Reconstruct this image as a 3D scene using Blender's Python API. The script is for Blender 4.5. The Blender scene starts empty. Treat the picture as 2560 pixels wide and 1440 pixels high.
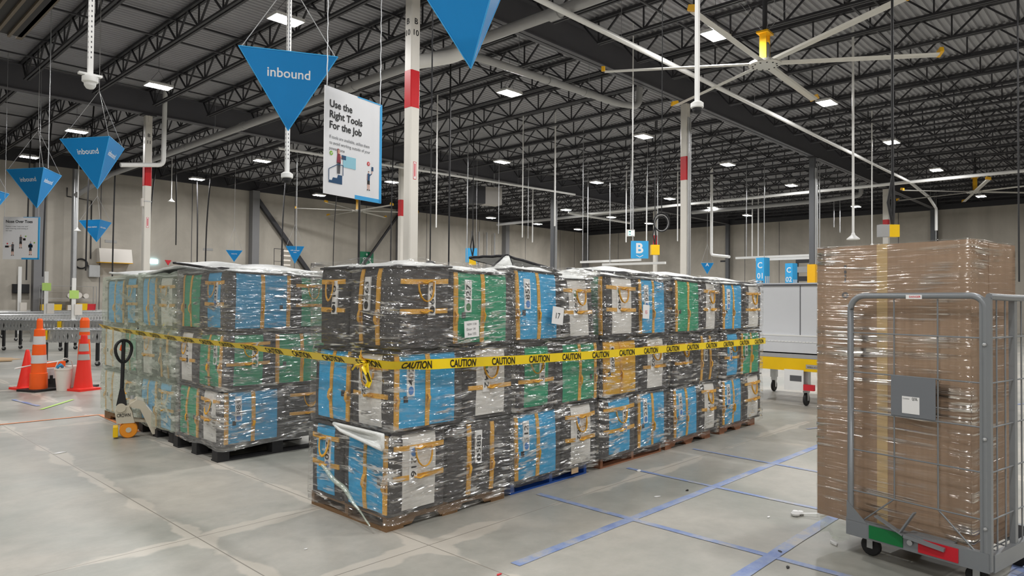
import bpy, math, random
from mathutils import Vector, Matrix, noise
R = random.Random(7)
PI = math.pi
sc = bpy.context.scene
COL = sc.collection

# ---------------------------------------------------------------- camera, world, exposure
cam = bpy.data.cameras.new('camera')
cam.sensor_width = 36.0
cam.lens = 1729.2 / 2560 * 36.0
cam.clip_start = 0.05
cam.clip_end = 300
co = bpy.data.objects.new('camera', cam)
COL.objects.link(co)
YAW, PIT, ROL = math.radians(43.2349), math.radians(1.0594), math.radians(0.4694)
fw = Vector((math.cos(YAW) * math.cos(PIT), math.sin(YAW) * math.cos(PIT), math.sin(PIT)))
r0 = Vector((math.sin(YAW), -math.cos(YAW), 0))
u0 = r0.cross(fw)
rr = math.cos(ROL) * r0 + math.sin(ROL) * u0
uu = -math.sin(ROL) * r0 + math.cos(ROL) * u0
m = Matrix((rr, uu, -fw)).transposed().to_4x4()
m.translation = Vector((0, 0, 1.6))
co.matrix_world = m
sc.camera = co

w = bpy.data.worlds.new('World')
sc.world = w
w.use_nodes = True
w.node_tree.nodes['Background'].inputs[0].default_value = (0.75, 0.85, 1.0, 1)
w.node_tree.nodes['Background'].inputs[1].default_value = 0.0
sc.view_settings.view_transform = 'Standard'
sc.view_settings.look = 'None'
sc.view_settings.gamma = 1.0
sc.view_settings.use_curve_mapping = False
sc.view_settings.exposure = 2.57
LAMP = 52.0            # radiance of the LED panels
sc.cycles.max_bounces = 8
sc.cycles.diffuse_bounces = 4
sc.cycles.glossy_bounces = 3
sc.cycles.transparent_max_bounces = 16
sc.cycles.sample_clamp_indirect = 4.0
sc.cycles.caustics_reflective = False
sc.cycles.caustics_refractive = False

# ---------------------------------------------------------------- materials
def lin(c):
    c = c / 255.0
    return c / 12.92 if c <= 0.04045 else ((c + 0.055) / 1.055) ** 2.4
def rgb(r, g, b): return (lin(r), lin(g), lin(b), 1.0)

MATS = {}
def mat(name, col, rough=0.6, metal=0.0, var=0.08, scale=6.0, bump=0.0, bscale=40.0, spec=0.4, stretch=(1, 1, 1), emit=0.0, coat=0.0):
    """Principled surface with a procedural variation of its own colour and an optional grain."""
    m = bpy.data.materials.new(name)
    m.use_nodes = True
    nt = m.node_tree
    b = nt.nodes['Principled BSDF']
    b.inputs['Roughness'].default_value = rough
    b.inputs['Metallic'].default_value = metal
    b.inputs['Specular IOR Level'].default_value = spec
    b.inputs['Coat Weight'].default_value = coat
    b.inputs['Coat Roughness'].default_value = 0.12
    tc = nt.nodes.new('ShaderNodeTexCoord')
    mp = nt.nodes.new('ShaderNodeMapping')
    mp.inputs['Scale'].default_value = stretch
    nt.links.new(tc.outputs['Object'], mp.inputs[0])
    nz = nt.nodes.new('ShaderNodeTexNoise')
    nz.inputs['Scale'].default_value = scale
    nz.inputs['Detail'].default_value = 4
    nt.links.new(mp.outputs[0], nz.inputs['Vector'])
    mx = nt.nodes.new('ShaderNodeMixRGB')
    k = 1 - var
    mx.inputs[1].default_value = (col[0] * k, col[1] * k, col[2] * k, 1)
    k = 1 + var
    mx.inputs[2].default_value = (min(1, col[0] * k), min(1, col[1] * k), min(1, col[2] * k), 1)
    nt.links.new(nz.outputs[0], mx.inputs[0])
    nt.links.new(mx.outputs[0], b.inputs['Base Color'])
    if bump:
        n2 = nt.nodes.new('ShaderNodeTexNoise')
        n2.inputs['Scale'].default_value = bscale
        n2.inputs['Detail'].default_value = 3
        nt.links.new(mp.outputs[0], n2.inputs['Vector'])
        bp = nt.nodes.new('ShaderNodeBump')
        bp.inputs['Strength'].default_value = bump
        bp.inputs['Distance'].default_value = 0.02
        nt.links.new(n2.outputs[0], bp.inputs['Height'])
        nt.links.new(bp.outputs[0], b.inputs['Normal'])
    if emit:
        b.inputs['Emission Color'].default_value = col
        b.inputs['Emission Strength'].default_value = emit
    MATS[name] = m
    return m

mat('steel_dark', rgb(58, 58, 62), 0.55, 0.0, 0.15, 2)
mat('girder_steel', rgb(92, 92, 97), 0.5, 0.0, 0.08, 2)
mat('deck_metal', rgb(164, 164, 168), 0.5, 0.0, 0.10, 1.5)
mat('column_white', rgb(226, 222, 214), 0.45, 0, 0.04, 3)
mat('column_grey', rgb(96, 98, 102), 0.45, 0, 0.06, 3)
mat('pilaster_grey', rgb(128, 128, 130), 0.55, 0, 0.06, 3)
mat('red_band', rgb(200, 24, 34), 0.4, 0, 0.05)
mat('black_ink', rgb(24, 24, 26), 0.6, 0, 0.02)
mat('grey_ink', rgb(92, 92, 96), 0.6, 0, 0.02)
mat('white_paint', rgb(232, 232, 230), 0.4, 0, 0.03)
mat('pipe_white', rgb(236, 236, 234), 0.35, 0, 0.03)
mat('pipe_grey', rgb(168, 168, 168), 0.4, 0, 0.06)
mat('galv', rgb(196, 198, 200), 0.32, 0.7, 0.10, 14)
mat('alu', rgb(214, 212, 206), 0.34, 0.35, 0.04, 4)
mat('yellow_paint', rgb(240, 182, 30), 0.4, 0, 0.05)
mat('safety_yellow', rgb(246, 200, 20), 0.4, 0, 0.05)
mat('sign_blue', rgb(20, 134, 204), 0.35, 0, 0.03, 2)
mat('sign_blue_light', rgb(60, 170, 232), 0.4, 0, 0.03, 2)
mat('sign_white', rgb(238, 239, 242), 0.4, 0, 0.02)
mat('sign_green', rgb(10, 124, 84), 0.4, 0, 0.03)
mat('navy', rgb(28, 74, 114), 0.5, 0, 0.03)
mat('pale_blue', rgb(150, 206, 224), 0.5, 0, 0.03)
mat('skin_ink', rgb(226, 170, 150), 0.5, 0, 0.03)
mat('maroon_ink', rgb(140, 40, 60), 0.5, 0, 0.03)
mat('green_ink', rgb(140, 190, 70), 0.5, 0, 0.03)
mat('red_ink', rgb(214, 50, 60), 0.5, 0, 0.03)
mat('fabric_dark', rgb(64, 62, 64), 0.8, 0, 0.12, 9, 0.5, 26)
mat('fabric_black', rgb(34, 33, 37), 0.7, 0, 0.15, 9, 0.5, 26)
mat('fabric_blue', rgb(48, 164, 218), 0.7, 0, 0.07, 7, 0.6, 12)
mat('fabric_green', rgb(22, 150, 108), 0.7, 0, 0.08, 7, 0.6, 12)
mat('fabric_white', rgb(222, 220, 216), 0.75, 0, 0.04, 7, 0.5, 12)
mat('fabric_yellow', rgb(226, 172, 34), 0.7, 0, 0.07, 7, 0.6, 12)
mat('lid_white', rgb(226, 228, 226), 0.45, 0, 0.05, 6, 0.7, 16)
mat('strap', rgb(222, 166, 62), 0.7, 0, 0.10, 20, 0.4, 60)
mat('label_white', rgb(240, 240, 240), 0.45, 0, 0.02)
mat('dot_blue', rgb(70, 130, 200), 0.5, 0, 0.02)
mat('dot_green', rgb(70, 130, 84), 0.5, 0, 0.02)
mat('wood', rgb(128, 99, 70), 0.75, 0, 0.25, 6, 0.4, 30, stretch=(1, 6, 6))
mat('wood_red', rgb(152, 104, 78), 0.75, 0, 0.22, 6, 0.4, 30, stretch=(1, 6, 6))
mat('pallet_blue', rgb(34, 84, 170), 0.6, 0, 0.15, 8)
mat('pallet_black', rgb(40, 40, 42), 0.6, 0, 0.1, 8)
mat('cage_grey', rgb(138, 142, 146), 0.38, 0.25, 0.06, 6)
mat('cage_plate', rgb(122, 126, 132), 0.45, 0.1, 0.03, 4)
mat('tag_green', rgb(16, 120, 62), 0.4, 0, 0.03)
mat('tag_red', rgb(206, 30, 46), 0.4, 0, 0.03)
mat('rubber', rgb(36, 36, 38), 0.6, 0, 0.1)
mat('cone_red', rgb(238, 52, 40), 0.45, 0, 0.05)
mat('cone_orange', rgb(244, 96, 28), 0.45, 0, 0.05)
mat('reflective', rgb(206, 206, 206), 0.4, 0, 0.04)
mat('reflective_grey', rgb(176, 172, 168), 0.4, 0, 0.04)
mat('cream', rgb(206, 198, 180), 0.45, 0, 0.06)
mat('jack_wheel', rgb(240, 150, 40), 0.5, 0, 0.06)
mat('cardboard_pale', rgb(206, 176, 140), 0.8, 0, 0.08)
mat('plastic_white', rgb(226, 220, 212), 0.4, 0, 0.03)
mat('plastic_green', rgb(10, 120, 70), 0.4, 0, 0.03)
mat('plastic_blue', rgb(60, 150, 200), 0.4, 0, 0.03)
mat('note_green', rgb(186, 222, 120), 0.6, 0, 0.04)
mat('board_white', rgb(214, 216, 220), 0.4, 0, 0.02)
mat('paper', rgb(236, 236, 236), 0.6, 0, 0.02)
mat('screen', rgb(190, 240, 255), 0.4, 0, 0.02, emit=1.2)
mat('caution_yellow', rgb(246, 214, 20), 0.32, 0, 0.05, 8, spec=0.6)
mat('tape_clear', rgb(206, 176, 128), 0.25, 0, 0.04, 6, spec=0.6)

def emission(name, col, s):
    m = bpy.data.materials.new(name)
    m.use_nodes = True
    nt = m.node_tree
    nt.nodes.clear()
    o = nt.nodes.new('ShaderNodeOutputMaterial')
    e = nt.nodes.new('ShaderNodeEmission')
    e.inputs[0].default_value = col
    e.inputs[1].default_value = s
    nt.links.new(e.outputs[0], o.inputs[0])
    MATS[name] = m
emission('led', (1.0, 0.985, 0.965, 1), LAMP)

def nodes_mat(name):
    m = bpy.data.materials.new(name)
    m.use_nodes = True
    nt = m.node_tree
    nt.nodes.clear()
    MATS[name] = m
    def N(t, **kw):
        n = nt.nodes.new(t)
        for k, v in kw.items():
            if k.startswith('_'):
                setattr(n, k[1:], v)
            else:
                n.inputs[k.replace('__', ' ')].default_value = v
        return n
    def L(a, b): nt.links.new(a, b)
    return nt, N, L

def ramp(N, L, src, stops):
    r = N('ShaderNodeValToRGB')
    e = r.color_ramp.elements
    while len(e) < len(stops): e.new(0.5)
    for el, (p, c) in zip(e, stops):
        el.position = p
        el.color = c if len(c) == 4 else (*c, 1)
    L(src, r.inputs[0])
    return r

def film_material(name, milk=0.05, base=0.06, warm=(1, 1, 1), sx=2.2, sz=36.0, strength=1.0, gl=0.75, dist=0.016, veil=(0.9, 0.9, 0.88), cw=2.0, warpk=0.12):
    """Stretch film: clear sheet, pleats that catch the lamps, and a thin milky veil, stronger on the pleats."""
    nt, N, L = nodes_mat(name)
    out = N('ShaderNodeOutputMaterial')
    tc = N('ShaderNodeTexCoord')
    warp = N('ShaderNodeTexNoise', Scale=1.4, Detail=2.0)
    L(tc.outputs['Object'], warp.inputs['Vector'])
    sub = N('ShaderNodeVectorMath', _operation='SUBTRACT'); sub.inputs[1].default_value = (0.5, 0.5, 0.5)
    L(warp.outputs['Color'], sub.inputs[0])
    sca = N('ShaderNodeVectorMath', _operation='SCALE'); sca.inputs['Scale'].default_value = warpk
    L(sub.outputs[0], sca.inputs[0])
    add = N('ShaderNodeVectorMath', _operation='ADD')
    L(tc.outputs['Object'], add.inputs[0]); L(sca.outputs[0], add.inputs[1])
    mp = N('ShaderNodeMapping'); mp.inputs['Scale'].default_value = (sx, sx, sz)
    L(add.outputs[0], mp.inputs[0])
    st = N('ShaderNodeTexNoise', Scale=1.5, Detail=1.0, Roughness=0.45)
    L(mp.outputs[0], st.inputs['Vector'])
    mp3 = N('ShaderNodeMapping'); mp3.inputs['Scale'].default_value = (5.5, 5.5, 24)
    L(add.outputs[0], mp3.inputs[0])
    cr = N('ShaderNodeTexNoise', Scale=1.0, Detail=0.5, Distortion=0.8)
    L(mp3.outputs[0], cr.inputs['Vector'])
    hs = N('ShaderNodeMath', _operation='MULTIPLY_ADD'); hs.inputs[1].default_value = cw
    L(cr.outputs[0], hs.inputs[0]); L(st.outputs[0], hs.inputs[2])
    bp = N('ShaderNodeBump', Strength=strength, Distance=dist)
    L(hs.outputs[0], bp.inputs['Height'])
    gs = N('ShaderNodeBsdfGlossy', Roughness=0.15); gs.inputs['Color'].default_value = (*warm, 1)
    L(bp.outputs[0], gs.inputs['Normal'])
    tr = N('ShaderNodeBsdfTransparent'); tr.inputs['Color'].default_value = (0.97, 0.97, 0.965, 1)
    df = N('ShaderNodeBsdfDiffuse'); df.inputs['Color'].default_value = (*veil, 1)
    L(bp.outputs[0], df.inputs['Normal'])
    # pleats
    mp2 = N('ShaderNodeMapping'); mp2.inputs['Scale'].default_value = (sx * 1.4, sx * 1.4, sz * 0.55); mp2.inputs['Location'].default_value = (13, 7, 3)
    L(add.outputs[0], mp2.inputs[0])
    st2 = N('ShaderNodeTexNoise', Scale=1.5, Detail=3.0, Roughness=0.6)
    L(mp2.outputs[0], st2.inputs['Vector'])
    pl = ramp(N, L, st2.outputs[0], [(0.50, (0, 0, 0)), (0.60, (1, 1, 1))])
    big = N('ShaderNodeTexNoise', Scale=2.6, Detail=3.0)
    L(tc.outputs['Object'], big.inputs['Vector'])
    bg = ramp(N, L, big.outputs[0], [(0.42, (0.08, 0.08, 0.08)), (0.62, (1, 1, 1))])
    mul = N('ShaderNodeMath', _operation='MULTIPLY')
    L(pl.outputs[0], mul.inputs[0]); L(bg.outputs[0], mul.inputs[1])
    gf = N('ShaderNodeMath', _operation='MULTIPLY_ADD'); gf.inputs[1].default_value = gl; gf.inputs[2].default_value = base
    L(mul.outputs[0], gf.inputs[0])
    mf = N('ShaderNodeMath', _operation='MULTIPLY_ADD'); mf.inputs[1].default_value = milk * 1.2; mf.inputs[2].default_value = milk * 0.8
    L(mul.outputs[0], mf.inputs[0])
    m1 = N('ShaderNodeMixShader'); L(mf.outputs[0], m1.inputs[0]); L(tr.outputs[0], m1.inputs[1]); L(df.outputs[0], m1.inputs[2])
    m2 = N('ShaderNodeMixShader'); L(gf.outputs[0], m2.inputs[0]); L(m1.outputs[0], m2.inputs[1]); L(gs.outputs[0], m2.inputs[2])
    L(m2.outputs[0], out.inputs[0])
film_material('film')
film_material('film_painted_sheen', milk=0.16)  # extra milk paints in the light reflecting off this film
film_material('film_hazy', milk=0.36, veil=(0.74, 0.84, 0.70), cw=0.8, gl=0.55, sz=16)
film_material('film_box', milk=0.02, base=0.05, warm=(1, 0.95, 0.9), sx=0.7, sz=46, strength=1.0, gl=0.85, dist=0.014, cw=0.7, warpk=0.05)

def floor_material():
    nt, N, L = nodes_mat('concrete_floor')
    out = N('ShaderNodeOutputMaterial')
    b = N('ShaderNodeBsdfPrincipled')
    tc = N('ShaderNodeTexCoord')
    n1 = N('ShaderNodeTexNoise', Scale=0.55, Detail=6.0, Roughness=0.6, Distortion=0.6)
    n2 = N('ShaderNodeTexNoise', Scale=5.0, Detail=6.0, Roughness=0.7)
    L(tc.outputs['Object'], n1.inputs['Vector']); L(tc.outputs['Object'], n2.inputs['Vector'])
    r1 = ramp(N, L, n1.outputs[0], [(0.36, rgb(152, 153, 146)), (0.56, rgb(172, 169, 161)), (0.7, rgb(184, 179, 169))])
    r2 = ramp(N, L, n2.outputs[0], [(0.3, (0.86, 0.86, 0.86)), (0.7, (1.06, 1.06, 1.06))])
    mx = N('ShaderNodeMixRGB', _blend_type='MULTIPLY'); mx.inputs[0].default_value = 1
    L(r1.outputs[0], mx.inputs[1]); L(r2.outputs[0], mx.inputs[2])
    # saw-cut joints with the pale smear of old sealer beside them
    sep = N('ShaderNodeSeparateXYZ'); L(tc.outputs['Object'], sep.inputs[0])
    wob = N('ShaderNodeTexNoise', Scale=1.6, Detail=5.0); L(tc.outputs['Object'], wob.inputs['Vector'])
    lines = None; smear = None
    for ax, vals in (('X', (-3.0, 1.96, 2.95, 7.9, 12.9, 17.85, 22.8, 27.8, 32.8, 37.8)), ('Y', (-1.6, 3.5, 4.72, 9.98, 14.4, 18.8, 23.2, 27.6, 32.0))):
        for v in vals:
            s = N('ShaderNodeMath', _operation='SUBTRACT'); s.inputs[1].default_value = v
            L(sep.outputs[ax], s.inputs[0])
            a = N('ShaderNodeMath', _operation='ABSOLUTE'); L(s.outputs[0], a.inputs[0])
            if lines is None: lines = a
            else:
                mn = N('ShaderNodeMath', _operation='MINIMUM'); L(lines.outputs[0], mn.inputs[0]); L(a.outputs[0], mn.inputs[1]); lines = mn
    cut = N('ShaderNodeMath', _operation='LESS_THAN'); cut.inputs[1].default_value = 0.004
    L(lines.outputs[0], cut.inputs[0])
    wm = N('ShaderNodeMath', _operation='MULTIPLY_ADD'); wm.inputs[1].default_value = 0.5; wm.inputs[2].default_value = -0.19
    L(wob.outputs[0], wm.inputs[0])
    sm = N('ShaderNodeMath', _operation='SUBTRACT'); L(wm.outputs[0], sm.inputs[0]); L(lines.outputs[0], sm.inputs[1])
    sr = ramp(N, L, sm.outputs[0], [(0.0, (0, 0, 0)), (0.03, (0.55, 0.55, 0.55))])
    m2 = N('ShaderNodeMixRGB'); L(sr.outputs[0], m2.inputs[0]); L(mx.outputs[0], m2.inputs[1]); m2.inputs[2].default_value = rgb(206, 198, 186)
    m3 = N('ShaderNodeMixRGB'); L(cut.outputs[0], m3.inputs[0]); L(m2.outputs[0], m3.inputs[1]); m3.inputs[2].default_value = rgb(136, 131, 122)
    L(m3.outputs[0], b.inputs['Base Color'])
    rr_ = ramp(N, L, n1.outputs[0], [(0.35, (0.34, 0.34, 0.34)), (0.7, (0.48, 0.48, 0.48))])
    L(rr_.outputs[0], b.inputs['Roughness'])
    b.inputs['Specular IOR Level'].default_value = 0.42
    bp = N('ShaderNodeBump', Strength=0.08, Distance=0.01); L(n2.outputs[0], bp.inputs['Height']); L(bp.outputs[0], b.inputs['Normal'])
    L(b.outputs[0], out.inputs[0])
floor_material()

def wall_material():
    nt, N, L = nodes_mat('concrete_wall')
    out = N('ShaderNodeOutputMaterial')
    b = N('ShaderNodeBsdfPrincipled', Roughness=0.75)
    tc = N('ShaderNodeTexCoord')
    n1 = N('ShaderNodeTexNoise', Scale=0.35, Detail=6.0, Roughness=0.62, Distortion=0.8)
    L(tc.outputs['Object'], n1.inputs['Vector'])
    mp = N('ShaderNodeMapping'); mp.inputs['Scale'].default_value = (1.1, 1.1, 0.12)
    L(tc.outputs['Object'], mp.inputs[0])
    n2 = N('ShaderNodeTexNoise', Scale=1.2, Detail=4.0); L(mp.outputs[0], n2.inputs['Vector'])
    r1 = ramp(N, L, n1.outputs[0], [(0.3, rgb(170, 164, 154)), (0.7, rgb(198, 192, 181))])
    r2 = ramp(N, L, n2.outputs[0], [(0.35, (0.9, 0.9, 0.9)), (0.65, (1.03, 1.03, 1.03))])
    mx = N('ShaderNodeMixRGB', _blend_type='MULTIPLY'); mx.inputs[0].default_value = 1
    L(r1.outputs[0], mx.inputs[1]); L(r2.outputs[0], mx.inputs[2])
    L(mx.outputs[0], b.inputs['Base Color']); L(b.outputs[0], out.inputs[0])
wall_material()

def cardboard_material():
    nt, N, L = nodes_mat('cardboard')
    out = N('ShaderNodeOutputMaterial')
    b = N('ShaderNodeBsdfPrincipled', Roughness=0.7)
    tc = N('ShaderNodeTexCoord')
    n1 = N('ShaderNodeTexNoise', Scale=2.0, Detail=4.0); L(tc.outputs['Object'], n1.inputs['Vector'])
    mp = N('ShaderNodeMapping'); mp.inputs['Scale'].default_value = (30, 30, 0.6); L(tc.outputs['Object'], mp.inputs[0])
    n2 = N('ShaderNodeTexNoise', Scale=2.0, Detail=2.0); L(mp.outputs[0], n2.inputs['Vector'])
    r1 = ramp(N, L, n1.outputs[0], [(0.3, rgb(160, 131, 107)), (0.7, rgb(174, 145, 119))])
    r2 = ramp(N, L, n2.outputs[0], [(0.3, (0.93, 0.93, 0.93)), (0.7, (1.03, 1.03, 1.03))])
    mx = N('ShaderNodeMixRGB', _blend_type='MULTIPLY'); mx.inputs[0].default_value = 1
    L(r1.outputs[0], mx.inputs[1]); L(r2.outputs[0], mx.inputs[2])
    L(mx.outputs[0], b.inputs['Base Color']); L(b.outputs[0], out.inputs[0])
cardboard_material()

def tape_material():
    nt, N, L = nodes_mat('floor_tape')
    out = N('ShaderNodeOutputMaterial')
    b = N('ShaderNodeBsdfPrincipled', Roughness=0.45)
    tc = N('ShaderNodeTexCoord')
    n1 = N('ShaderNodeTexNoise', Scale=3.5, Detail=7.0, Roughness=0.7); L(tc.outputs['Object'], n1.inputs['Vector'])
    r1 = ramp(N, L, n1.outputs[0], [(0.32, rgb(96, 122, 182)), (0.5, rgb(136, 152, 190)), (0.64, rgb(176, 174, 172))])
    L(r1.outputs[0], b.inputs['Base Color']); L(b.outputs[0], out.inputs[0])
tape_material()

# ---------------------------------------------------------------- mesh building
_TXT = {}
def text_geo(s, bold=0.0):
    k = (s, bold)
    if k not in _TXT:
        c = bpy.data.curves.new('t', 'FONT')
        c.body = s
        c.size = 1.0
        c.offset = bold
        c.resolution_u = 3
        c.fill_mode = 'FRONT'
        o = bpy.data.objects.new('t', c)
        COL.objects.link(o)
        dg = bpy.context.evaluated_depsgraph_get()
        me = bpy.data.meshes.new_from_object(o.evaluated_get(dg))
        vs = [(v.co.x, v.co.y) for v in me.vertices]
        fs = [tuple(p.vertices) for p in me.polygons]
        bpy.data.objects.remove(o)
        bpy.data.curves.remove(c)
        bpy.data.meshes.remove(me)
        x0 = min(v[0] for v in vs); x1 = max(v[0] for v in vs)
        vs = [(x - x0, y) for x, y in vs]
        _TXT[k] = (vs, fs, x1 - x0)
    return _TXT[k]

class MB:
    def __init__(s):
        s.v = []; s.f = []; s.fm = []; s.mats = []; s.sm = []
    def mi(s, m):
        if m not in s.mats: s.mats.append(m)
        return s.mats.index(m)
    def add(s, vs, fs, m, smooth=False):
        b = len(s.v); k = s.mi(m)
        s.v.extend(tuple(v) for v in vs)
        for f in fs:
            s.f.append(tuple(b + i for i in f)); s.fm.append(k); s.sm.append(smooth)
        return s
    def box(s, a, b, m, rot=0.0, piv=None):
        x0, y0, z0 = a; x1, y1, z1 = b
        vs = [(x0, y0, z0), (x1, y0, z0), (x1, y1, z0), (x0, y1, z0), (x0, y0, z1), (x1, y0, z1), (x1, y1, z1), (x0, y1, z1)]
        if rot:
            px, py = piv or ((x0 + x1) / 2, (y0 + y1) / 2)
            c, n = math.cos(rot), math.sin(rot)
            vs = [(px + (x - px) * c - (y - py) * n, py + (x - px) * n + (y - py) * c, z) for x, y, z in vs]
        return s.add(vs, [(0, 3, 2, 1), (4, 5, 6, 7), (0, 1, 5, 4), (1, 2, 6, 5), (2, 3, 7, 6), (3, 0, 4, 7)], m)
    def bar(s, p, q, wd, ht, m, up=(0, 0, 1)):
        p, q = Vector(p), Vector(q)
        d = (q - p).normalized()
        up = Vector(up)
        if abs(d.dot(up)) > 0.98: up = Vector((1, 0, 0)) if abs(d.x) < 0.9 else Vector((0, 1, 0))
        a = d.cross(up).normalized() * wd / 2
        b = a.cross(d).normalized() * ht / 2
        vs = [p - a - b, p + a - b, p + a + b, p - a + b, q - a - b, q + a - b, q + a + b, q - a + b]
        return s.add(vs, [(0, 3, 2, 1), (4, 5, 6, 7), (0, 1, 5, 4), (1, 2, 6, 5), (2, 3, 7, 6), (3, 0, 4, 7)], m)
    def tube(s, pts, r, m, n=8, closed=False, flat=None):
        pts = [Vector(p) for p in pts]
        N = len(pts)
        rings = []
        prev = None
        for i, p in enumerate(pts):
            a = pts[(i - 1) % N] if (closed or i > 0) else p
            b = pts[(i + 1) % N] if (closed or i < N - 1) else p
            d = (b - a).normalized()
            if prev is None:
                up = Vector((0, 0, 1)) if abs(d.z) < 0.9 else Vector((1, 0, 0))
                x = d.cross(up).normalized()
            else:
                x = (prev - d * prev.dot(d)).normalized()
            y = d.cross(x).normalized()
            prev = x
            r_ = r[i] if isinstance(r, (list, tuple)) else r
            ry = r_ if flat is None else flat
            rings.append([p + x * math.cos(2 * PI * k / n) * r_ + y * math.sin(2 * PI * k / n) * ry for k in range(n)])
        vs = [v for rg in rings for v in rg]
        fs = []
        for i in range(N if closed else N - 1):
            j = (i + 1) % N
            for k in range(n):
                l = (k + 1) % n
                fs.append((i * n + k, i * n + l, j * n + l, j * n + k))
        s.add(vs, fs, m, True)
        if not closed:
            s.add(rings[0], [tuple(reversed(range(n)))], m)
            s.add(rings[-1], [tuple(range(n))], m)
        return s
    def lathe(s, prof, m, n=20, c=(0, 0, 0), ax='z', cap=True):
        """prof: (radius, height[, material])"""
        def P(r, h, k):
            a = 2 * PI * k / n
            if ax == 'z': return (c[0] + r * math.cos(a), c[1] + r * math.sin(a), c[2] + h)
            if ax == 'x': return (c[0] + h, c[1] + r * math.cos(a), c[2] + r * math.sin(a))
            return (c[0] + r * math.cos(a), c[1] + h, c[2] - r * math.sin(a))
        for i in range(len(prof) - 1):
            a, b = prof[i], prof[i + 1]
            mm = b[2] if len(b) > 2 else m
            vs = [P(a[0], a[1], k) for k in range(n)] + [P(b[0], b[1], k) for k in range(n)]
            s.add(vs, [(k, (k + 1) % n, n + (k + 1) % n, n + k) for k in range(n)], mm, True)
        if cap:
            s.add([P(prof[0][0], prof[0][1], k) for k in range(n)], [tuple(reversed(range(n)))], m)
            s.add([P(prof[-1][0], prof[-1][1], k) for k in range(n)], [tuple(range(n))], m)
        return s
    def grid(s, fn, nu, nv, m, smooth=True, flip=False):
        vs = [fn(i / nu, j / nv) for j in range(nv + 1) for i in range(nu + 1)]
        fs = []
        for j in range(nv):
            for i in range(nu):
                a = j * (nu + 1) + i
                q = (a, a + 1, a + nu + 2, a + nu + 1)
                fs.append(tuple(reversed(q)) if flip else q)
        return s.add(vs, fs, m, smooth)
    def poly(s, pts, m): return s.add(pts, [tuple(range(len(pts)))], m)
    def prism(s, pts, d, m):
        """flat outline pts extruded by the vector d"""
        n = len(pts); d = Vector(d)
        a = [Vector(p) for p in pts]; b = [p + d for p in a]
        fs = [tuple(reversed(range(n))), tuple(range(n, 2 * n))] + [(i, (i + 1) % n, n + (i + 1) % n, n + i) for i in range(n)]
        return s.add(a + b, fs, m)
    def text(s, txt, size, fn, m, bold=0.0, align='l', sx=1.0):
        vs, fs, wd = text_geo(txt, bold)
        o = {'l': 0, 'c': -wd / 2, 'r': -wd}[align]
        return s.add([fn((x + o) * size * sx, y * size) for x, y in vs], fs, m)
    def build(s, name, parent=None, loc=None, rz=0.0):
        me = bpy.data.meshes.new(name)
        me.from_pydata(s.v, [], s.f)
        for m in s.mats: me.materials.append(MATS[m])
        me.polygons.foreach_set('material_index', s.fm)
        me.polygons.foreach_set('use_smooth', s.sm)
        me.update()
        o = bpy.data.objects.new(name, me)
        COL.objects.link(o)
        if parent is not None: o.parent = parent
        if loc is not None: o.location = loc
        if rz: o.rotation_euler = (0, 0, rz)
        return o

def tag(o, label, cat, group=None, kind=None):
    o['label'] = label
    o['category'] = cat
    if group: o['group'] = group
    if kind: o['kind'] = kind
    return o
def thing(name, label, cat, loc=(0, 0, 0), rz=0.0, group=None):
    o = bpy.data.objects.new(name, None)
    COL.objects.link(o)
    o.empty_display_size = 0.1
    o.location = loc
    o.rotation_euler = (0, 0, rz)
    return tag(o, label, cat, group)
def struct(o):
    o['kind'] = 'structure'
    return o
def copy_tree(o, loc, rz=None):
    c = o.copy(); COL.objects.link(c)
    c.location = loc
    if rz is not None: c.rotation_euler = (0, 0, rz)
    for ch in list(o.children):
        d = ch.copy(); COL.objects.link(d); d.parent = c
        for g in list(ch.children):
            e = g.copy(); COL.objects.link(e); e.parent = d
    return c
def frame(o, x, y):
    """maps flat (a, b) to o + a*x + b*y"""
    o, x, y = Vector(o), Vector(x), Vector(y)
    return lambda a, b: tuple(o + x * a + y * b)
ORD = ['first', 'second', 'third', 'fourth', 'fifth', 'sixth', 'seventh', 'eighth', 'ninth', 'tenth', 'eleventh', 'twelfth']
# ================================================================ the building
X0, DX, Y0, DY = 7.9, 9.95, 9.98, 13.2
XW, YW, XB, YB = 48.0, 36.4, -12.0, -9.0        # right wall, left wall, back walls
ZJ0, ZJ1, ZD = 7.52, 8.13, 8.16                  # joist bottom, joist top, deck

struct(MB().box((XB - 0.3, YB - 0.3, -0.2), (XW + 0.3, YW + 0.3, 0), 'concrete_floor').build('floor'))
def wall(name, a, b, seams, axis, face):
    mb = MB().box(a, b, 'concrete_wall')
    for s_ in seams:                                  # caulked panel joints
        if axis == 'x': mb.box((s_ - 0.015, face - 0.01, 0), (s_ + 0.015, face, 7.6), 'grey_ink')
        else: mb.box((face - 0.01, s_ - 0.015, 0), (face, s_ + 0.015, 7.6), 'grey_ink')
    return struct(mb.build(name))
wall('wall_left', (XB, YW, 0), (XW, YW + 0.25, 8.6), (3, 10.4, 14.6, 20.4, 25.3, 30.2, 35.2, 40.2, 44.5, 46.4), 'x', YW)
wall('wall_right', (XW, YB, 0), (XW + 0.25, YW + 0.25, 8.6), (-2, 4.5, 12, 19.5, 22, 27, 33), 'y', XW)
struct(MB().box((XB - 0.25, YB, 0), (XB, YW, 8.6), 'concrete_wall').build('wall_back'))
struct(MB().box((XB, YB - 0.25, 0), (XW, YB, 8.6), 'concrete_wall').build('wall_front'))
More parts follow.
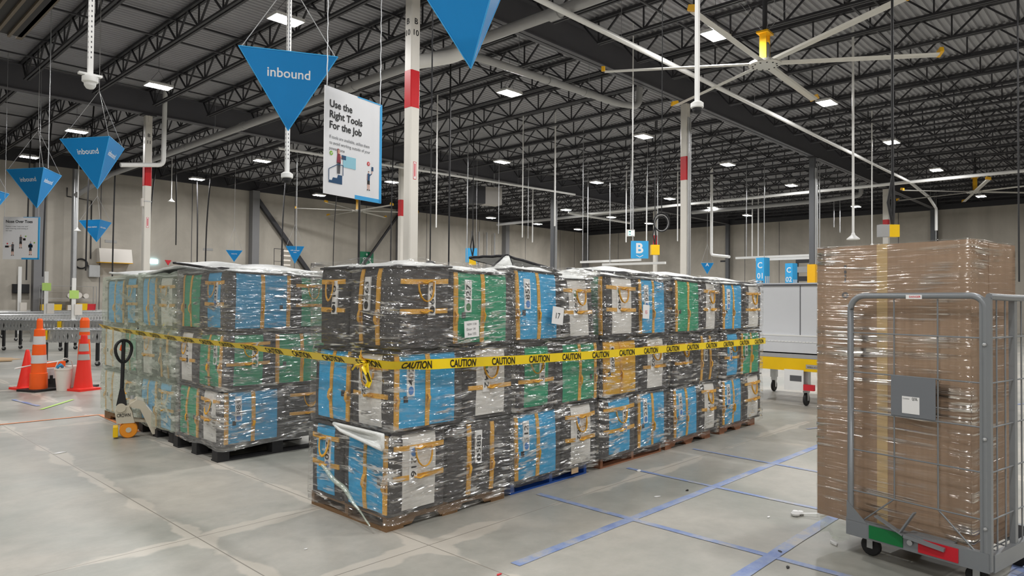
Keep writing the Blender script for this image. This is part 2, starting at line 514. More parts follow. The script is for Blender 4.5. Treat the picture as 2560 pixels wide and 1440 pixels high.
# corrugated roof deck, ribs along X
mb = MB()
prof = []
y = YB
while y < YW:
    prof += [(y, ZD), (y + 0.055, ZD), (y + 0.075, ZD + 0.045), (y + 0.13, ZD + 0.045), (y + 0.15, ZD)]
    y += 0.15
vs = []
for yy, zz in prof: vs += [(XB, yy, zz), (XW, yy, zz)]
mb.add(vs, [(2 * i, 2 * i + 2, 2 * i + 3, 2 * i + 1) for i in range(len(prof) - 1)], 'deck_metal')
mb.box((XB, YB, ZD + 0.1), (XW, YW, ZD + 0.3), 'deck_metal')
struct(mb.build('ceiling'))
# pale sill line low on the left wall
struct(MB().box((XB, YW - 0.03, 0.95), (XW, YW, 1.02), 'white_paint').build('trim_1'))

# ---- open-web joists
def joist_mesh():
    mb = MB(); L = DY
    for sx in (-0.045, 0.045):
        mb.box((sx - 0.028, 0.0, ZJ1 - 0.065), (sx + 0.028, L, ZJ1), 'steel_dark')
        mb.box((sx - 0.026, 0.55, ZJ0), (sx + 0.026, L - 0.55, ZJ0 + 0.05), 'steel_dark')
    n = 10; p = (L - 1.1) / n
    for i in range(n):
        a = 0.55 + i * p
        mb.bar((0, a, ZJ0 + 0.03), (0, a + p / 2, ZJ1 - 0.03), 0.036, 0.036, 'steel_dark')
        mb.bar((0, a + p / 2, ZJ1 - 0.03), (0, a + p, ZJ0 + 0.03), 0.036, 0.036, 'steel_dark')
        mb.bar((0, a, ZJ0 + 0.03), (0, a, ZJ1 - 0.03), 0.030, 0.030, 'steel_dark')
    mb.bar((0, L - 0.55, ZJ0 + 0.03), (0, L - 0.55, ZJ1 - 0.03), 0.03, 0.03, 'steel_dark')
    mb.bar((0, 0.55, ZJ0 + 0.03), (0, 0.1, ZJ1 - 0.04), 0.036, 0.036, 'steel_dark')
    mb.bar((0, L - 0.55, ZJ0 + 0.03), (0, L - 0.1, ZJ1 - 0.04), 0.036, 0.036, 'steel_dark')
    return mb
j0 = None
def place_joist(x, y):
    global j0
    if j0 is None:
        j0 = joist_mesh().build('roof_joist'); o = j0
    else:
        o = j0.copy(); COL.objects.link(o)
    o.location = (x, y, 0)
    tag(o, 'dark grey open-web steel joist spanning between girders under the corrugated roof deck', 'roof joist', 'open-web joists under the roof deck')
for k in range(-2, 25):
    x = X0 + k * DX / 6
    if x < XW - 0.3 and x > 9: place_joist(x, Y0 - DY)
for k in range(-5, 25):
    x = X0 + k * DX / 6
    if x < XW - 0.3: place_joist(x, Y0)
for k in range(-6, 25):
    x = X0 + k * DX / 6
    if x < XW - 0.3: place_joist(x, Y0 + DY)
# ---- girders
def girder(y, label):
    z0, z1 = 7.34, 8.06
    mb = MB().box((XB, y - 0.13, z0), (XW, y + 0.13, z0 + 0.025), 'girder_steel')
    mb.box((XB, y - 0.13, z1 - 0.025), (XW, y + 0.13, z1), 'girder_steel')
    mb.box((XB, y - 0.012, z0), (XW, y + 0.012, z1), 'girder_steel')
    for k in range(-12, 25):
        x = X0 + k * DX / 6
        if x < XW: pass
    struct(tag(mb.build('steel_girder'), label, 'girder'))
girder(Y0, 'deep dark steel girder carried by the column marked B 10')
girder(Y0 + DY, 'deep dark steel girder carried by the column marked B 11')
girder(Y0 - DY, 'deep dark steel girder overhead nearest the camera, outside the picture')
struct(tag(MB().box((XB, YW - 0.14, 7.5), (XW, YW, 8.1), 'steel_dark').build('ledger_beam'), 'dark steel ledger along the top of the long left wall', 'ledger'))
struct(tag(MB().box((XW - 0.14, YB, 7.3), (XW, YW, 8.1), 'steel_dark').build('ledger_beam'), 'dark steel ledger along the top of the right end wall', 'ledger'))
# ---- bridging bars across the joists
for i, y in enumerate((1.6, 4.4, 7.4, 12.6, 16.6, 20.4, 25.8, 29.6, 33.4)):
    mb = MB()
    x0 = 8.0 if y < 9 else -2.0
    mb.box((x0, y - 0.02, ZJ1 - 0.12), (XW, y + 0.02, ZJ1 - 0.08), 'steel_dark')
    mb.box((x0, y + 0.10, ZJ0 + 0.052), (XW, y + 0.14, ZJ0 + 0.085), 'steel_dark')
    struct(tag(mb.build('bridging_bar'), '%s pair of thin steel bridging bars across the joists, counted inward from the aisle' % ORD[i], 'bridging bar', 'bridging bars across the joists'))

# ---- columns
def column(kx, ky, white, label, sign=None, yellow=False, cables=False, wd=0.205):
    x, y = X0 + kx * DX, Y0 + ky * DY
    c = thing('steel_column', label, 'column', (x, y, 0))
    h = wd / 2
    m = 'column_white' if white else 'column_grey'
    mb = MB()
    ins = 0.02                                              # square tube with eased corners
    pts = [(-h + ins, -h), (h - ins, -h), (h, -h + ins), (h, h - ins), (h - ins, h), (-h + ins, h), (-h, h - ins), (-h, -h + ins)]
    mb.prism([(a, b, 0) for a, b in pts], (0, 0, 7.3), m)
    mb.build('shaft', c)
    MB().box((-0.2, -0.16, 7.3), (0.2, 0.16, 7.34), 'steel_dark').box((-0.02, -0.12, 7.1), (0.02, 0.12, 7.3), m).build('cap_plate', c)
    MB().box((-0.19, -0.19, 0), (0.19, 0.19, 0.025), 'steel_dark').build('base_plate', c)
    if white:
        e = h + 0.003
        p2 = [(a * e / h, b * e / h, 5.10) for a, b in pts]
        MB().prism(p2, (0, 0, 0.68), 'red_band').build('red_band', c)
    if yellow:
        MB().box((-0.15, -0.15, 0.025), (0.15, 0.15, 3.12), 'yellow_paint').build('column_guard', c)
    if sign:
        a, b = sign
        mb = MB()
        for fx, fy in (((0, -1), (1, 0)), ((-1, 0), (0, -1))):
            n = Vector((fx[0], fx[1], 0)) * (h + 0.004); t = Vector((fy[0], fy[1], 0))
            f = frame(Vector((0, 0, 6.63)) + n, t, (0, 0, 1))
            mb.text(a, 0.15, f, 'black_ink', 0.012, 'c')
            f = frame(Vector((0, 0, 6.42)) + n, t, (0, 0, 1))
            mb.text(b, 0.15, f, 'black_ink', 0.012, 'c')
        mb.build('grid_marking', c)
        mb = MB()
        n = Vector((0, -1, 0)) * (h + 0.003)
        f = frame(Vector((0, 0, 3.95)) + n, (1, 0, 0), (0, 0, 1))
        mb.poly([f(-0.035, -0.16), f(0.035, -0.16), f(0.035, 0.16), f(-0.035, 0.16)], 'red_ink')
        f = frame(Vector((0, 0, 3.95)) + n * 1.012, (1, 0, 0), (0, 0, 1))
        mb.poly([f(-0.026, -0.15), f(0.026, -0.15), f(0.026, 0.15), f(-0.026, 0.15)], 'sign_white')
        f = frame(Vector((0, 0, 3.95)) + n * 1.02, (1, 0, 0), (0, 0, 1))
        mb.poly([f(-0.012, -0.09), f(0, -0.13), f(0.012, -0.09), f(0.012, 0.13), f(-0.012, 0.13)], 'red_ink')
        mb.build('extinguisher_marker', c)
    if cables:
        for i, (dx, r) in enumerate(((-0.07, 0.018), (-0.02, 0.014), (0.03, 0.02), (0.075, 0.014))):
            MB().tube([(dx, -h - 0.03, 0.3), (dx, -h - 0.03, 6.9)], r, 'galv' if i % 2 else 'pipe_grey', 6).build('conduit', c)
    return c
column(0, 0, True, 'white square steel column with a red band, marked B 10', ('B', '10'))
c = column(0, 1, True, 'white square steel column with a red band, marked B 11', ('B', '11'))
MB().box((-0.16, -0.09, 4.45), (-0.11, 0.03, 4.7), 'plastic_white').box((-0.11, -0.11, 4.6), (0.11, -0.104, 4.63), 'galv').build('wireless_box', c)
column(1, 0, True, 'white steel column with a red band rising behind the far stacks, under the big fan', cables=True)
column(1, 1, True, 'slim white column with a red band seen just left of the B 10 column')
column(2, 0, False, 'dark grey column with conduits and a yellow guard, beyond the white cart', yellow=True, cables=True)
column(3, 0, True, 'far white column with a red band, above the big brown carton', wd=0.26)
column(2, 1, False, 'dark grey column with a bundle of conduits near the B banner', cables=True, wd=0.26)
column(3, 1, True, 'far white column with a red band, directly behind the B banner')
column(4, 0, False, 'far dark grey column beside a white conduit near the right end wall', wd=0.34)
column(4, 1, False, 'far dark grey column with a bright conduit behind the A pennant', wd=0.26)
for k in range(5):
    x = X0 + k * DX
    nm = ('behind the posture poster', 'where the diagonal braces start', 'hidden behind the B 10 column', 'beside the corner pipes', 'far along the wall, past the grey conduits')[k]
    MB_ = MB().box((x - 0.2, YW - 0.42, 0), (x + 0.2, YW, 7.5), 'pilaster_grey')
    struct(tag(MB_.build('wall_column'), 'grey steel column against the long left wall, %s' % nm, 'wall column'))
# braces on the left wall
for a, b, wd, nm in (((17.9, YW - 0.2, 7.2), (22.85, YW - 0.2, 1.2), 0.22, 'heavy dark steel brace falling to the right across the left wall'),
                     ((27.7, YW - 0.2, 7.2), (22.95, YW - 0.2, 1.2), 0.12, 'thin dark steel brace falling to the left across the left wall'),
                     ):
    struct(tag(MB().bar(a, b, wd, wd, 'steel_dark', (0, 1, 0)).build('wall_brace'), nm, 'brace'))

# ---- pipes
def pipe(name, label, pts, r, m, n=10, collars=(), bends=True):
    mb = MB()
    P = []
    for i, p in enumerate(pts):                              # rounded elbows
        p = Vector(p)
        if 0 < i < len(pts) - 1:
            a = (Vector(pts[i - 1]) - p); b = (Vector(pts[i + 1]) - p)
            e = min(2.2 * r, a.length * 0.4, b.length * 0.4)
            for t in (0, 0.25, 0.5, 0.75, 1):
                P.append((p + a.normalized() * e) * (1 - t) ** 2 + p * 2 * t * (1 - t) + (p + b.normalized() * e) * t * t)
        else: P.append(p)
    mb.tube(P, r, m, n)
    o = mb.build(name)
    for c in collars:
        p, d = Vector(c[0]), Vector(c[1])
        k = MB().tube([p - d * 0.12, p + d * 0.12], r * 1.16, m, n)
        k.build('coupling', o)
    for a_, b_ in zip(pts, pts[1:]):                         # hanger rods up to the deck
        a_, b_ = Vector(a_), Vector(b_)
        if abs((b_ - a_).z) < 0.5 and (b_ - a_).length > 3 and a_.z > 6:
            n_ = max(2, int((b_ - a_).length / 5))
            for i_ in range(n_):
                p = a_.lerp(b_, (i_ + 0.5) / n_)
                MB().tube([p, (p.x, p.y, ZD + 0.02)], 0.006, 'galv', 5).build('hanger_rod', o)
    return tag(o, label, 'pipe')
pipe('drain_pipe', 'long grey roof drain pipe crossing overhead behind the B 10 column', [(9.2, 35.7, 6.2), (9.85, 33.4, 6.95), (9.95, 31.0, 7.0), (9.95, 4.5, 7.04)], 0.11, 'pipe_grey', 14,
     [((9.95, y, 7.02), (0, 1, 0)) for y in (8.3, 11.0, 15.0, 17.6, 21.0, 25.5)])
pipe('drain_pipe', 'grey branch drain pipe ending in a bent riser beside the big fan', [(9.95, 11.4, 6.98), (10.3, 10.75, 6.86), (15.2, 10.45, 6.84), (15.75, 10.2, 6.84), (15.8, 10.15, 8.17)], 0.085, 'pipe_grey', 12,
     [((12.6, 10.6, 6.85), (1, -.06, 0)), ((13.9, 10.53, 6.845), (1, -.06, 0))])
pipe('drain_pipe', 'short thick white drain fitting beside the upper B 10 column', [(9.3, 11.8, 6.72), (9.95, 11.1, 6.88), (10.0, 10.5, 7.0)], 0.15, 'pipe_white', 14)
pipe('drain_pipe', 'small white drain elbow beside the B 11 column', [(7.0, 22.75, 5.58), (8.22, 22.75, 5.76), (8.24, 22.75, 8.17)], 0.07, 'pipe_white', 10)
pipe('sprinkler_pipe', 'long white sprinkler main running away over the stacks', [(8.4, 7.87, 6.85), (33.3, 7.87, 6.85)], 0.055, 'pipe_white', 8)
pipe('sprinkler_pipe', 'white cross pipe far under the joists, meeting the long sprinkler main', [(33.3, 1.0, 6.85), (33.3, 25.2, 6.85), (31.5, 25.2, 6.75), (37, 24.6, 6.6)], 0.075, 'pipe_white', 8)
pipe('sprinkler_pipe', 'grey pipe parallel to the far white cross pipe, above the pallet lights', [(36.6, 20.0, 6.85), (36.6, 12.5, 6.85), (36.6, 10.8, 6.95), (36.6, 10.8, 7.5)], 0.11, 'pipe_grey', 8)
pipe('sprinkler_pipe', 'white pipe running along the second girder toward the far column', [(12.0, 22.6, 6.9), (26.8, 21.0, 6.85)], 0.05, 'pipe_white', 8)
pipe('sprinkler_pipe', 'grey pipe reaching the far left corner above the conduits', [(34.0, 33.4, 6.85), (33.6, 20.5, 6.85)], 0.10, 'pipe_grey', 8)
pipe('sprinkler_pipe', 'white far pipe bending down beside the right end column', [(33.3, 7.87, 6.85), (38.0, 8.2, 6.8), (43.0, 8.9, 6.8), (43.0, 8.9, 5.6)], 0.07, 'pipe_white', 8)
pipe('downspout', 'tall pale steel downspout with brackets at the left wall', [(9.2, 35.9, 7.4), (9.2, 35.9, 4.4), (9.2, 35.9, 0.0)], 0.13, 'galv', 12)
for i, (u, lab) in enumerate((((34.2, YW - 0.25), 'first grey conduit riser'), ((34.9, YW - 0.25), 'second grey conduit riser'), ((35.7, YW - 0.25), 'third grey conduit riser'), ((36.5, YW - 0.25), 'fourth grey conduit riser'))):
    pipe('conduit_riser', '%s from the left in the bundle at the corner wall' % lab, [(u[0], u[1], 0.0), (u[0], u[1], 6.6)], 0.07, 'pipe_grey', 6)

# ---- high bay lights
def make_light():
    t = thing('high_bay_light', '', 'ceiling light')
    mb = MB()
    mb.box((-0.30, -0.20, 0.012), (0.30, 0.20, 0.07), 'white_paint')
    mb.box((-0.22, -0.07, 0.07), (0.22, 0.07, 0.13), 'galv')
    mb.build('housing', t)
    MB().poly([(-0.27, -0.17, 0.008), (-0.27, 0.17, 0.008), (0.27, 0.17, 0.008), (0.27, -0.17, 0.008)], 'led').build('led_panel', t)
    mb = MB()
    for sx in (-0.2, 0.2): mb.tube([(sx, 0, 0.13), (0, 0, 0.42), (0, 0, 1.17)], 0.004, 'steel_dark', 5)
    mb.build('hanging_wire', t)
    return t
l0 = make_light()
LX = [-5.8, 0.2, 6.65, 13.0, 19.35, 25.5, 32.0, 36.7, 41.25]
LY = [-5.6, 0.5, 6.6, 12.4, 18.75, 25.8, 32.0]
skip = {(0.2, 25.8), (0.2, 32.0), (-5.8, 18.75), (-5.8, 25.8), (-5.8, 32.0), (32.0, 0.5), (36.7, 12.4), (36.7, 6.6), (25.5, 32.0), (41.25, 0.5), (36.7, 0.5), (32, -5.6), (36.7, -5.6), (41.25, -5.6), (25.5, -5.6), (0.2, 18.75)}
first = True
for i, x in enumerate(LX):
    for j, y in enumerate(LY):
        if (x, y) in skip: continue
        loc = (x + R.uniform(-.05, .05), y + R.uniform(-.05, .05), 7.0)
        if first: o = l0; o.location = loc; first = False
        else: o = copy_tree(l0, loc)
        rows = ('behind the camera', 'over the roll cage', 'over the right-hand stacks', 'just past the B 10 girder', 'before the B 11 girder', 'just past the B 11 girder', 'along the left wall')
        tag(o, 'white LED high bay light, %s from near end, row %s' % (ORD[i], rows[j]), 'ceiling light', 'LED high bay lights')
# ================================================================ stacks of wrapped totes
FAB = {'k': 'fabric_dark', 'b': 'fabric_blue', 'g': 'fabric_green', 'w': 'fabric_white', 'y': 'fabric_yellow', 'n': 'fabric_black'}
CN = {'k': 'charcoal', 'b': 'blue', 'g': 'green', 'w': 'white', 'y': 'yellow', 'n': 'black'}
class Bag:
    """soft box: S(face, u, v, off) is a point on a face, u -0.5..0.5 left to right seen from outside, v 0..1 upward"""
    def __init__(s, sx, sy, h, seed, lean=(0, 0)):
        s.sx, s.sy, s.h, s.seed, s.lean = sx, sy, h, seed, lean
        q = random.Random(seed)
        s.b = q.uniform(0.010, 0.020)
        s.lean = (lean[0] + q.uniform(-.012, .012), lean[1] + q.uniform(-.006, .006))
        s.tilt = q.uniform(-0.012, 0.012)
        s.sag = q.uniform(0, 0.014)
    def S(s, face, u, v, off=0.0):
        bul = s.b * math.cos(PI * u) * math.sin(PI * min(1, max(0, v))) ** 0.7 + off
        bul += 0.013 * noise.noise(Vector((u * 3.1 + s.seed, v * 2.6, len(face) + ord(face[1])))) * math.cos(PI * u)
        bul -= 0.012 * max(0, v - 0.9) / 0.1
        hx, hy = s.sx / 2, s.sy / 2
        if face == '-y': p = [u * s.sx, -hy - bul]
        elif face == '+y': p = [-u * s.sx, hy + bul]
        elif face == '-x': p = [-hx - bul, -u * s.sy]
        else: p = [hx + bul, u * s.sy]
        z = v * s.h - s.sag * math.cos(PI * u) * v + (s.tilt * p[0] / hx * v if s.h > 0.558 else 0)
        return (p[0] + s.lean[0] * v, p[1] + s.lean[1] * v, z)
    def patch(s, mb, face, u0, u1, v0, v1, off, m, nu=6, nv=8):
        mb.grid(lambda a, b: s.S(face, u0 + (u1 - u0) * a, v0 + (v1 - v0) * b, off), nu, nv, m)
        e = []
        for i in range(nu + 1): e.append((u0 + (u1 - u0) * i / nu, v0))
        for i in range(1, nv + 1): e.append((u1, v0 + (v1 - v0) * i / nv))
        for i in range(1, nu + 1): e.append((u1 - (u1 - u0) * i / nu, v1))
        for i in range(1, nv): e.append((u0, v1 - (v1 - v0) * i / nv))
        n = len(e)
        vs = [s.S(face, a, b, off) for a, b in e] + [s.S(face, a, b, -0.002) for a, b in e]
        mb.add(vs, [(i, n + i, n + (i + 1) % n, (i + 1) % n) for i in range(n)], m)
    def wlen(s, face): return s.sx if 'y' in face else s.sy

def build_bag(label, loc, dims, faces, seed, top=False, lean=(0, 0), base='k', fine=True, group=None):
    """faces: {'-y': ('long'|'end', colour, number, dot, reading 'up'|'down', flip)}"""
    t = thing('tote_bag', label, 'tote bag', loc, 0, group)
    B = Bag(*dims, seed, lean)
    mb = MB()
    n = 9
    us = [-0.5 + 0.035 + (0.93) * i / n for i in range(n + 1)]
    rows = []
    nv = 10
    for j in range(nv + 1):
        rows.append([B.S(f, u, j / nv) for f in ('-y', '+x', '+y', '-x') for u in us])
    k = len(rows[0])
    vs = [p for r in rows for p in r]
    fs = [(j * k + i, j * k + (i + 1) % k, (j + 1) * k + (i + 1) % k, (j + 1) * k + i) for j in range(nv) for i in range(k)]
    mb.add(vs, fs, FAB[base], True)
    mb.add(rows[0], [tuple(reversed(range(k)))], FAB[base])
    mb.build('body', t)
    # cover
    mb = MB()
    h = dims[2]
    lift = 0.035 if top else 0.004
    def lidpt(a, b):
        x, y = (a - 0.5) * (dims[0] + 0.012), (b - 0.5) * (dims[1] + 0.012)
        e = min(a, 1 - a, b, 1 - b)
        z = h - 0.012 + lift * min(1, e * 5) + 0.02 * noise.noise(Vector((x * 5 + seed, y * 5, 0))) * min(1, e * 8) * (1 if top else 0.2)
        return (x + B.lean[0], y + B.lean[1], z + (B.tilt * (a - 0.5) * 2 if h > 0.558 else 0))
    mb.grid(lidpt, 10, 10, 'lid_white' if top else 'fabric_black')
    mb.build('lid', t)
    rim = MB()
    ring = [lidpt(0, i / 8) for i in range(8)] + [lidpt(i / 8, 1) for i in range(8)] + [lidpt(1, 1 - i / 8) for i in range(8)] + [lidpt(1 - i / 8, 0) for i in range(8)]
    rim.tube([(p[0], p[1], p[2] - 0.004) for p in ring], 0.008, 'fabric_black', 5, closed=True)
    rim.build('piping', t)
    for face, spec in faces.items():
        kind, colr, num, dot, rd, flip = spec
        W = B.wlen(face)
        sgn = -1 if flip else 1
        if kind == 'long':
            mb = MB()
            a, b = (-0.45, 0.36) if not flip else (-0.36, 0.45)
            if colr != base:
                B.patch(mb, face, a, b, 0.035, 0.965, 0.004, FAB[colr], 10, 10)
                mb.build('side_panel', t)
            for uc in ((-0.435, -0.03) if colr not in 'kn' else (-0.2, 0.17)):
                mb = MB(); uc *= sgn
                B.patch(mb, face, uc - 0.020 / W, uc + 0.020 / W, 0.03, 0.97, 0.009, 'strap', 2, 10)
                for zz in (0.45,):
                    mb.tube([B.S(face, uc, zz, 0.012), B.S(face, uc + 0.006, zz - 0.05, 0.026), B.S(face, uc - 0.006, zz - 0.12, 0.026), B.S(face, uc, zz - 0.17, 0.012)], 0.017, 'strap', 6, flat=0.004)
                mb.build('webbing_strap', t)
            if fine and colr not in 'kn':
                MB_ = MB(); uc = -0.32 * sgn
                B.patch(MB_, face, uc - 0.018 / W, uc + 0.018 / W, 0.36, 0.36 + 0.045 / h * 1.0, 0.007, 'fabric_black', 2, 2)
                MB_.build('patch', t)
            lu = (-0.26 if colr not in 'kn' else -0.06) * sgn
            lv = 0.66
        else:
            mb = MB()
            if colr != base:
                B.patch(mb, face, -0.29, 0.29, 0.05, 0.975, 0.004, FAB[colr], 8, 10)
                mb.build('end_panel', t)
            for zz in (0.80, 0.44):
                mb = MB()
                B.patch(mb, face, -0.44, 0.44, zz - 0.030, zz + 0.030, 0.009, 'strap', 10, 2)
                mb.tube([B.S(face, -0.1, zz, 0.012), B.S(face, -0.03, zz - 0.015, 0.03), B.S(face, 0.04, zz + 0.01, 0.03), B.S(face, 0.11, zz, 0.012)], 0.016, 'strap', 6, flat=0.006)
                mb.build('carry_strap', t)
            q = random.Random(seed + 5)
            sx_ = q.uniform(-0.06, 0.06)
            mb = MB()
            pts = []
            for i in range(9):
                a = PI * i / 8
                pts.append(B.S(face, sx_ - 0.15 * math.cos(a), 0.80 - (0.24 if i not in (0, 8) else 0) * math.sin(a) ** 0.8, 0.02 + 0.012 * math.sin(a)))
            mb.tube(pts, 0.011, 'strap', 6, flat=0.004)
            mb.build('handle', t)
            lu = 0.12 * sgn; lv = 0.60
        if num:
            mb = MB()
            hw, hh = 0.033, 0.125                           # half width, half height of the tag in metres
            du, dv = 1 / W, 1 / h
            B.patch(mb, face, lu - hw * du, lu + hw * du, lv - hh * dv, lv + hh * dv, 0.012, 'label_white', 2, 4)
            up = rd == 'up'
            cy = -0.085 if up else 0.085
            mb.add([B.S(face, lu, lv + cy * dv, 0.0145)] + [B.S(face, lu + 0.024 * math.cos(2 * PI * i / 14) * du, lv + (cy + 0.03 * math.sin(2 * PI * i / 14)) * dv, 0.0145) for i in range(14)],
                   [(0, 1 + i, 1 + (i + 1) % 14) for i in range(14)], dot)
            if up: fn = lambda x, y: B.S(face, lu - (y - 0.019) * du, lv + (x - 0.048) * dv, 0.0145)
            else: fn = lambda x, y: B.S(face, lu + (y - 0.019) * du, lv - (x - 0.048) * dv, 0.0145)
            _, _, wd = text_geo(num, 0.012)
            mb.text(num, 0.062, fn, 'black_ink', 0.012, 'l', 0.145 / 0.062 / wd * (0.95 if len(num) > 2 else 0.7))
            mb.build('number_tag', t)
    return t

def build_pallet(label, x0, x1, y0, y1, h, m, block=False, rot=False):
    t = thing('pallet', label, 'pallet', ((x0 + x1) / 2, (y0 + y1) / 2, 0), PI / 2 if rot else 0, 'pallets under the wrapped stacks')
    a, b = (x1 - x0) / 2, (y1 - y0) / 2
    if rot: a, b = b, a
    n = 6
    wbd = 2 * b / (n + (n - 1) * 0.35)
    for i in range(n):
        yy = -b + i * wbd * 1.35
        MB().box((-a, yy, h - 0.018), (a, yy + wbd, h), m).build('deck_board', t)
    for yy in (-b, -wbd / 2, b - wbd):
        MB().box((-a, yy, 0), (a, yy + wbd, 0.016), m).build('bottom_board', t)
    for xx in (-a, -0.02, a - 0.04):
        mb = MB()
        if block:
            for yy in (-b, -0.06, b - 0.12): MB().box((xx if xx < 0 else xx - 0.08, yy, 0.016), ((xx if xx < 0 else xx - 0.08) + 0.12, yy + 0.12, h - 0.018), m).build('support_block', t)
            continue
        else:
            # notched stringer
            ys = [-b, -b * 0.62, -b * 0.56, -b * 0.22, -b * 0.16, b * 0.16, b * 0.22, b * 0.56, b * 0.62, b]
            zs = [0.016, 0.016, 0.055, 0.055, 0.016, 0.016, 0.055, 0.055, 0.016, 0.016]
            out = [(xx, y, z) for y, z in zip(ys, zs)] + [(xx, b, h - 0.018), (xx, -b, h - 0.018)]
            mb.prism(out, (0.04, 0, 0), m)
        mb.build('stringer', t)
    return t

def build_film(label, x0, x1, y0, y1, z0, z1, m, seed, pinch=(0.68, 1.25), off=0.036, loose=()):
    """wound film: a closed loop of sheet around four sides, drawn in between the layers and ragged at its edges"""
    cx, cy = (x0 + x1) / 2, (y0 + y1) / 2
    a, b = (x1 - x0) / 2 + off, (y1 - y0) / 2 + off
    per = []
    nx = 16
    r = 0.05
    def side(p, q, n): return [(p[0] + (q[0] - p[0]) * i / n, p[1] + (q[1] - p[1]) * i / n) for i in range(n + 1)]
    per += side((-a + r, -b), (a - r, -b), nx) + side((a, -b + r), (a, b - r), nx) + side((a - r, b), (-a + r, b), nx) + side((-a, b - r), (-a, -b + r), nx)
    rows = []
    nz = 44
    for j in range(nz + 1):
        v = j / nz
        row = []
        for i, (x, y) in enumerate(per):
            ang = math.atan2(y, x)
            zz = z0 + (z1 - z0) * v
            if j == 0: zz += 0.03 * noise.noise(Vector((x * 3, y * 3, seed)))
            if j == nz: zz += 0.035 * noise.noise(Vector((x * 4, y * 4, seed + 3)))
            k = 0
            for p in pinch: k -= 0.020 * math.exp(-((zz - p) / 0.045) ** 2)
            nn = noise.noise(Vector((x * 2.2 + seed, y * 2.2, zz * 3.0))) * 0.009 + noise.noise(Vector((x * 1.5 + seed, y * 1.5, zz * 22))) * 0.004
            l = math.hypot(x, y)
            row.append((x + x / l * (k + nn), y + y / l * (k + nn), zz))
        rows.append(row)
    # turned in over the top
    row = []
    for (x, y, z) in rows[-1]:
        row.append((x * 0.90, y * 0.90, z + 0.012))
    rows.append(row)
    k = len(per)
    vs = [p for r_ in rows for p in r_]
    fs = [(j * k + i, j * k + (i + 1) % k, (j + 1) * k + (i + 1) % k, (j + 1) * k + i) for j in range(len(rows) - 1) for i in range(k)]
    mb = MB().add(vs, fs, m, True)
    o = mb.build('stretch_wrap', None, (cx, cy, 0))
    tag(o, label, 'stretch wrap', 'clear film around the stacks')
    return o

G = 'zipped tote bags stacked on the pallets'
Z1, Z2, Z3 = 0.105, 0.685, 1.26
H = 0.555
dB, dG, dK = 'dot_blue', 'dot_green', 'black_ink'
seed = [11]
def place(label, x0, x1, y0, y1, z, h, faces, top=False, lean=(0, 0), base='k'):
    seed[0] += 7
    g = 0.008
    return build_bag(label, ((x0 + x1) / 2, (y0 + y1) / 2, z), (x1 - x0 - g, y1 - y0 - g, h), faces, seed[0], top, lean, base, True, G)
HB = 0.575
def L_(c, num='', dot=dB, rd='up', flip=False): return ('long', c, num, dot, rd, flip)
def E_(c, num='', dot=dB, rd='up', flip=False): return ('end', c, num, dot, rd, flip)

# ---------------- stack A, nearest
ax0, ax1, ay0, ay1 = 2.89, 4.11, 3.86, 4.85
build_pallet('brown wooden pallet under the nearest wrapped stack', 2.90, 4.07, 3.895, 4.86, 0.105, 'wood', rot=True)
n = 'nearest stack'
place('charcoal and white tote numbered 216, bottom corner of the nearest stack', ax0, ax0 + .52, ay0, ay0 + .56, Z1, HB, {'-x': L_('b', flip=True), '-y': E_('w', '216', dB, 'down', True)})
place('all charcoal tote numbered 588, bottom right of the nearest stack', ax0 + .53, ax1, ay0, ay0 + .47, Z1, HB, {'-y': L_('k', '588', dK)})
place('blue tote numbered 037 with hanging handle, bottom left of the nearest stack', ax0, ax0 + .66, ay0 + .57, ay1, Z1, HB, {'-x': E_('b', '037', dB, 'up')})
place('blue and white tote numbered 402, middle corner of the nearest stack behind the tape knot', ax0 + .01, ax0 + .69, ay0, ay0 + .47, Z2, H, {'-y': L_('b', '402', dB), '-x': E_('w', '402', dB, 'down', True)})
place('white ended tote numbered 642, middle right of the nearest stack', ax0 + .70, ax1 + .02, ay0, ay0 + .56, Z2, H, {'-y': E_('w', '642', dG, 'down', True)})
place('plain blue tote without number, middle left of the nearest stack', ax0 + .01, ax0 + .52, ay0 + .48, ay1, Z2, H, {'-x': L_('b', flip=True)})
place('all charcoal tote numbered 663, top corner of the nearest stack', ax0 + .04, ax0 + .54, ay0, ay0 + .58, Z3, H + .04, {'-x': L_('k', '663', dK), '-y': E_('k', '663', dK, 'up')}, True, (0.01, 0))
place('green tote numbered 427 with paper note, top right of the nearest stack', ax0 + .55, ax1 + .02, ay0, ay0 + .48, Z3, H + .02, {'-y': L_('g', '427', dG)}, True)
place('charcoal tote numbered 110, top left of the nearest stack', ax0 + .04, ax0 + .70, ay0 + .59, ay1 - .03, Z3, H + .03, {'-x': E_('k', '110', dK, 'up')}, True)
place('white lidded tote at the hidden back of the nearest stack, top layer', ax0 + .71, ax1, ay0 + .49, ay1 - .03, Z3, H + .02, {}, True)
build_film('clear crinkled stretch film around the nearest stack', ax0, ax1 + .02, ay0, ay1, 0.05, 1.875, 'film', 1)

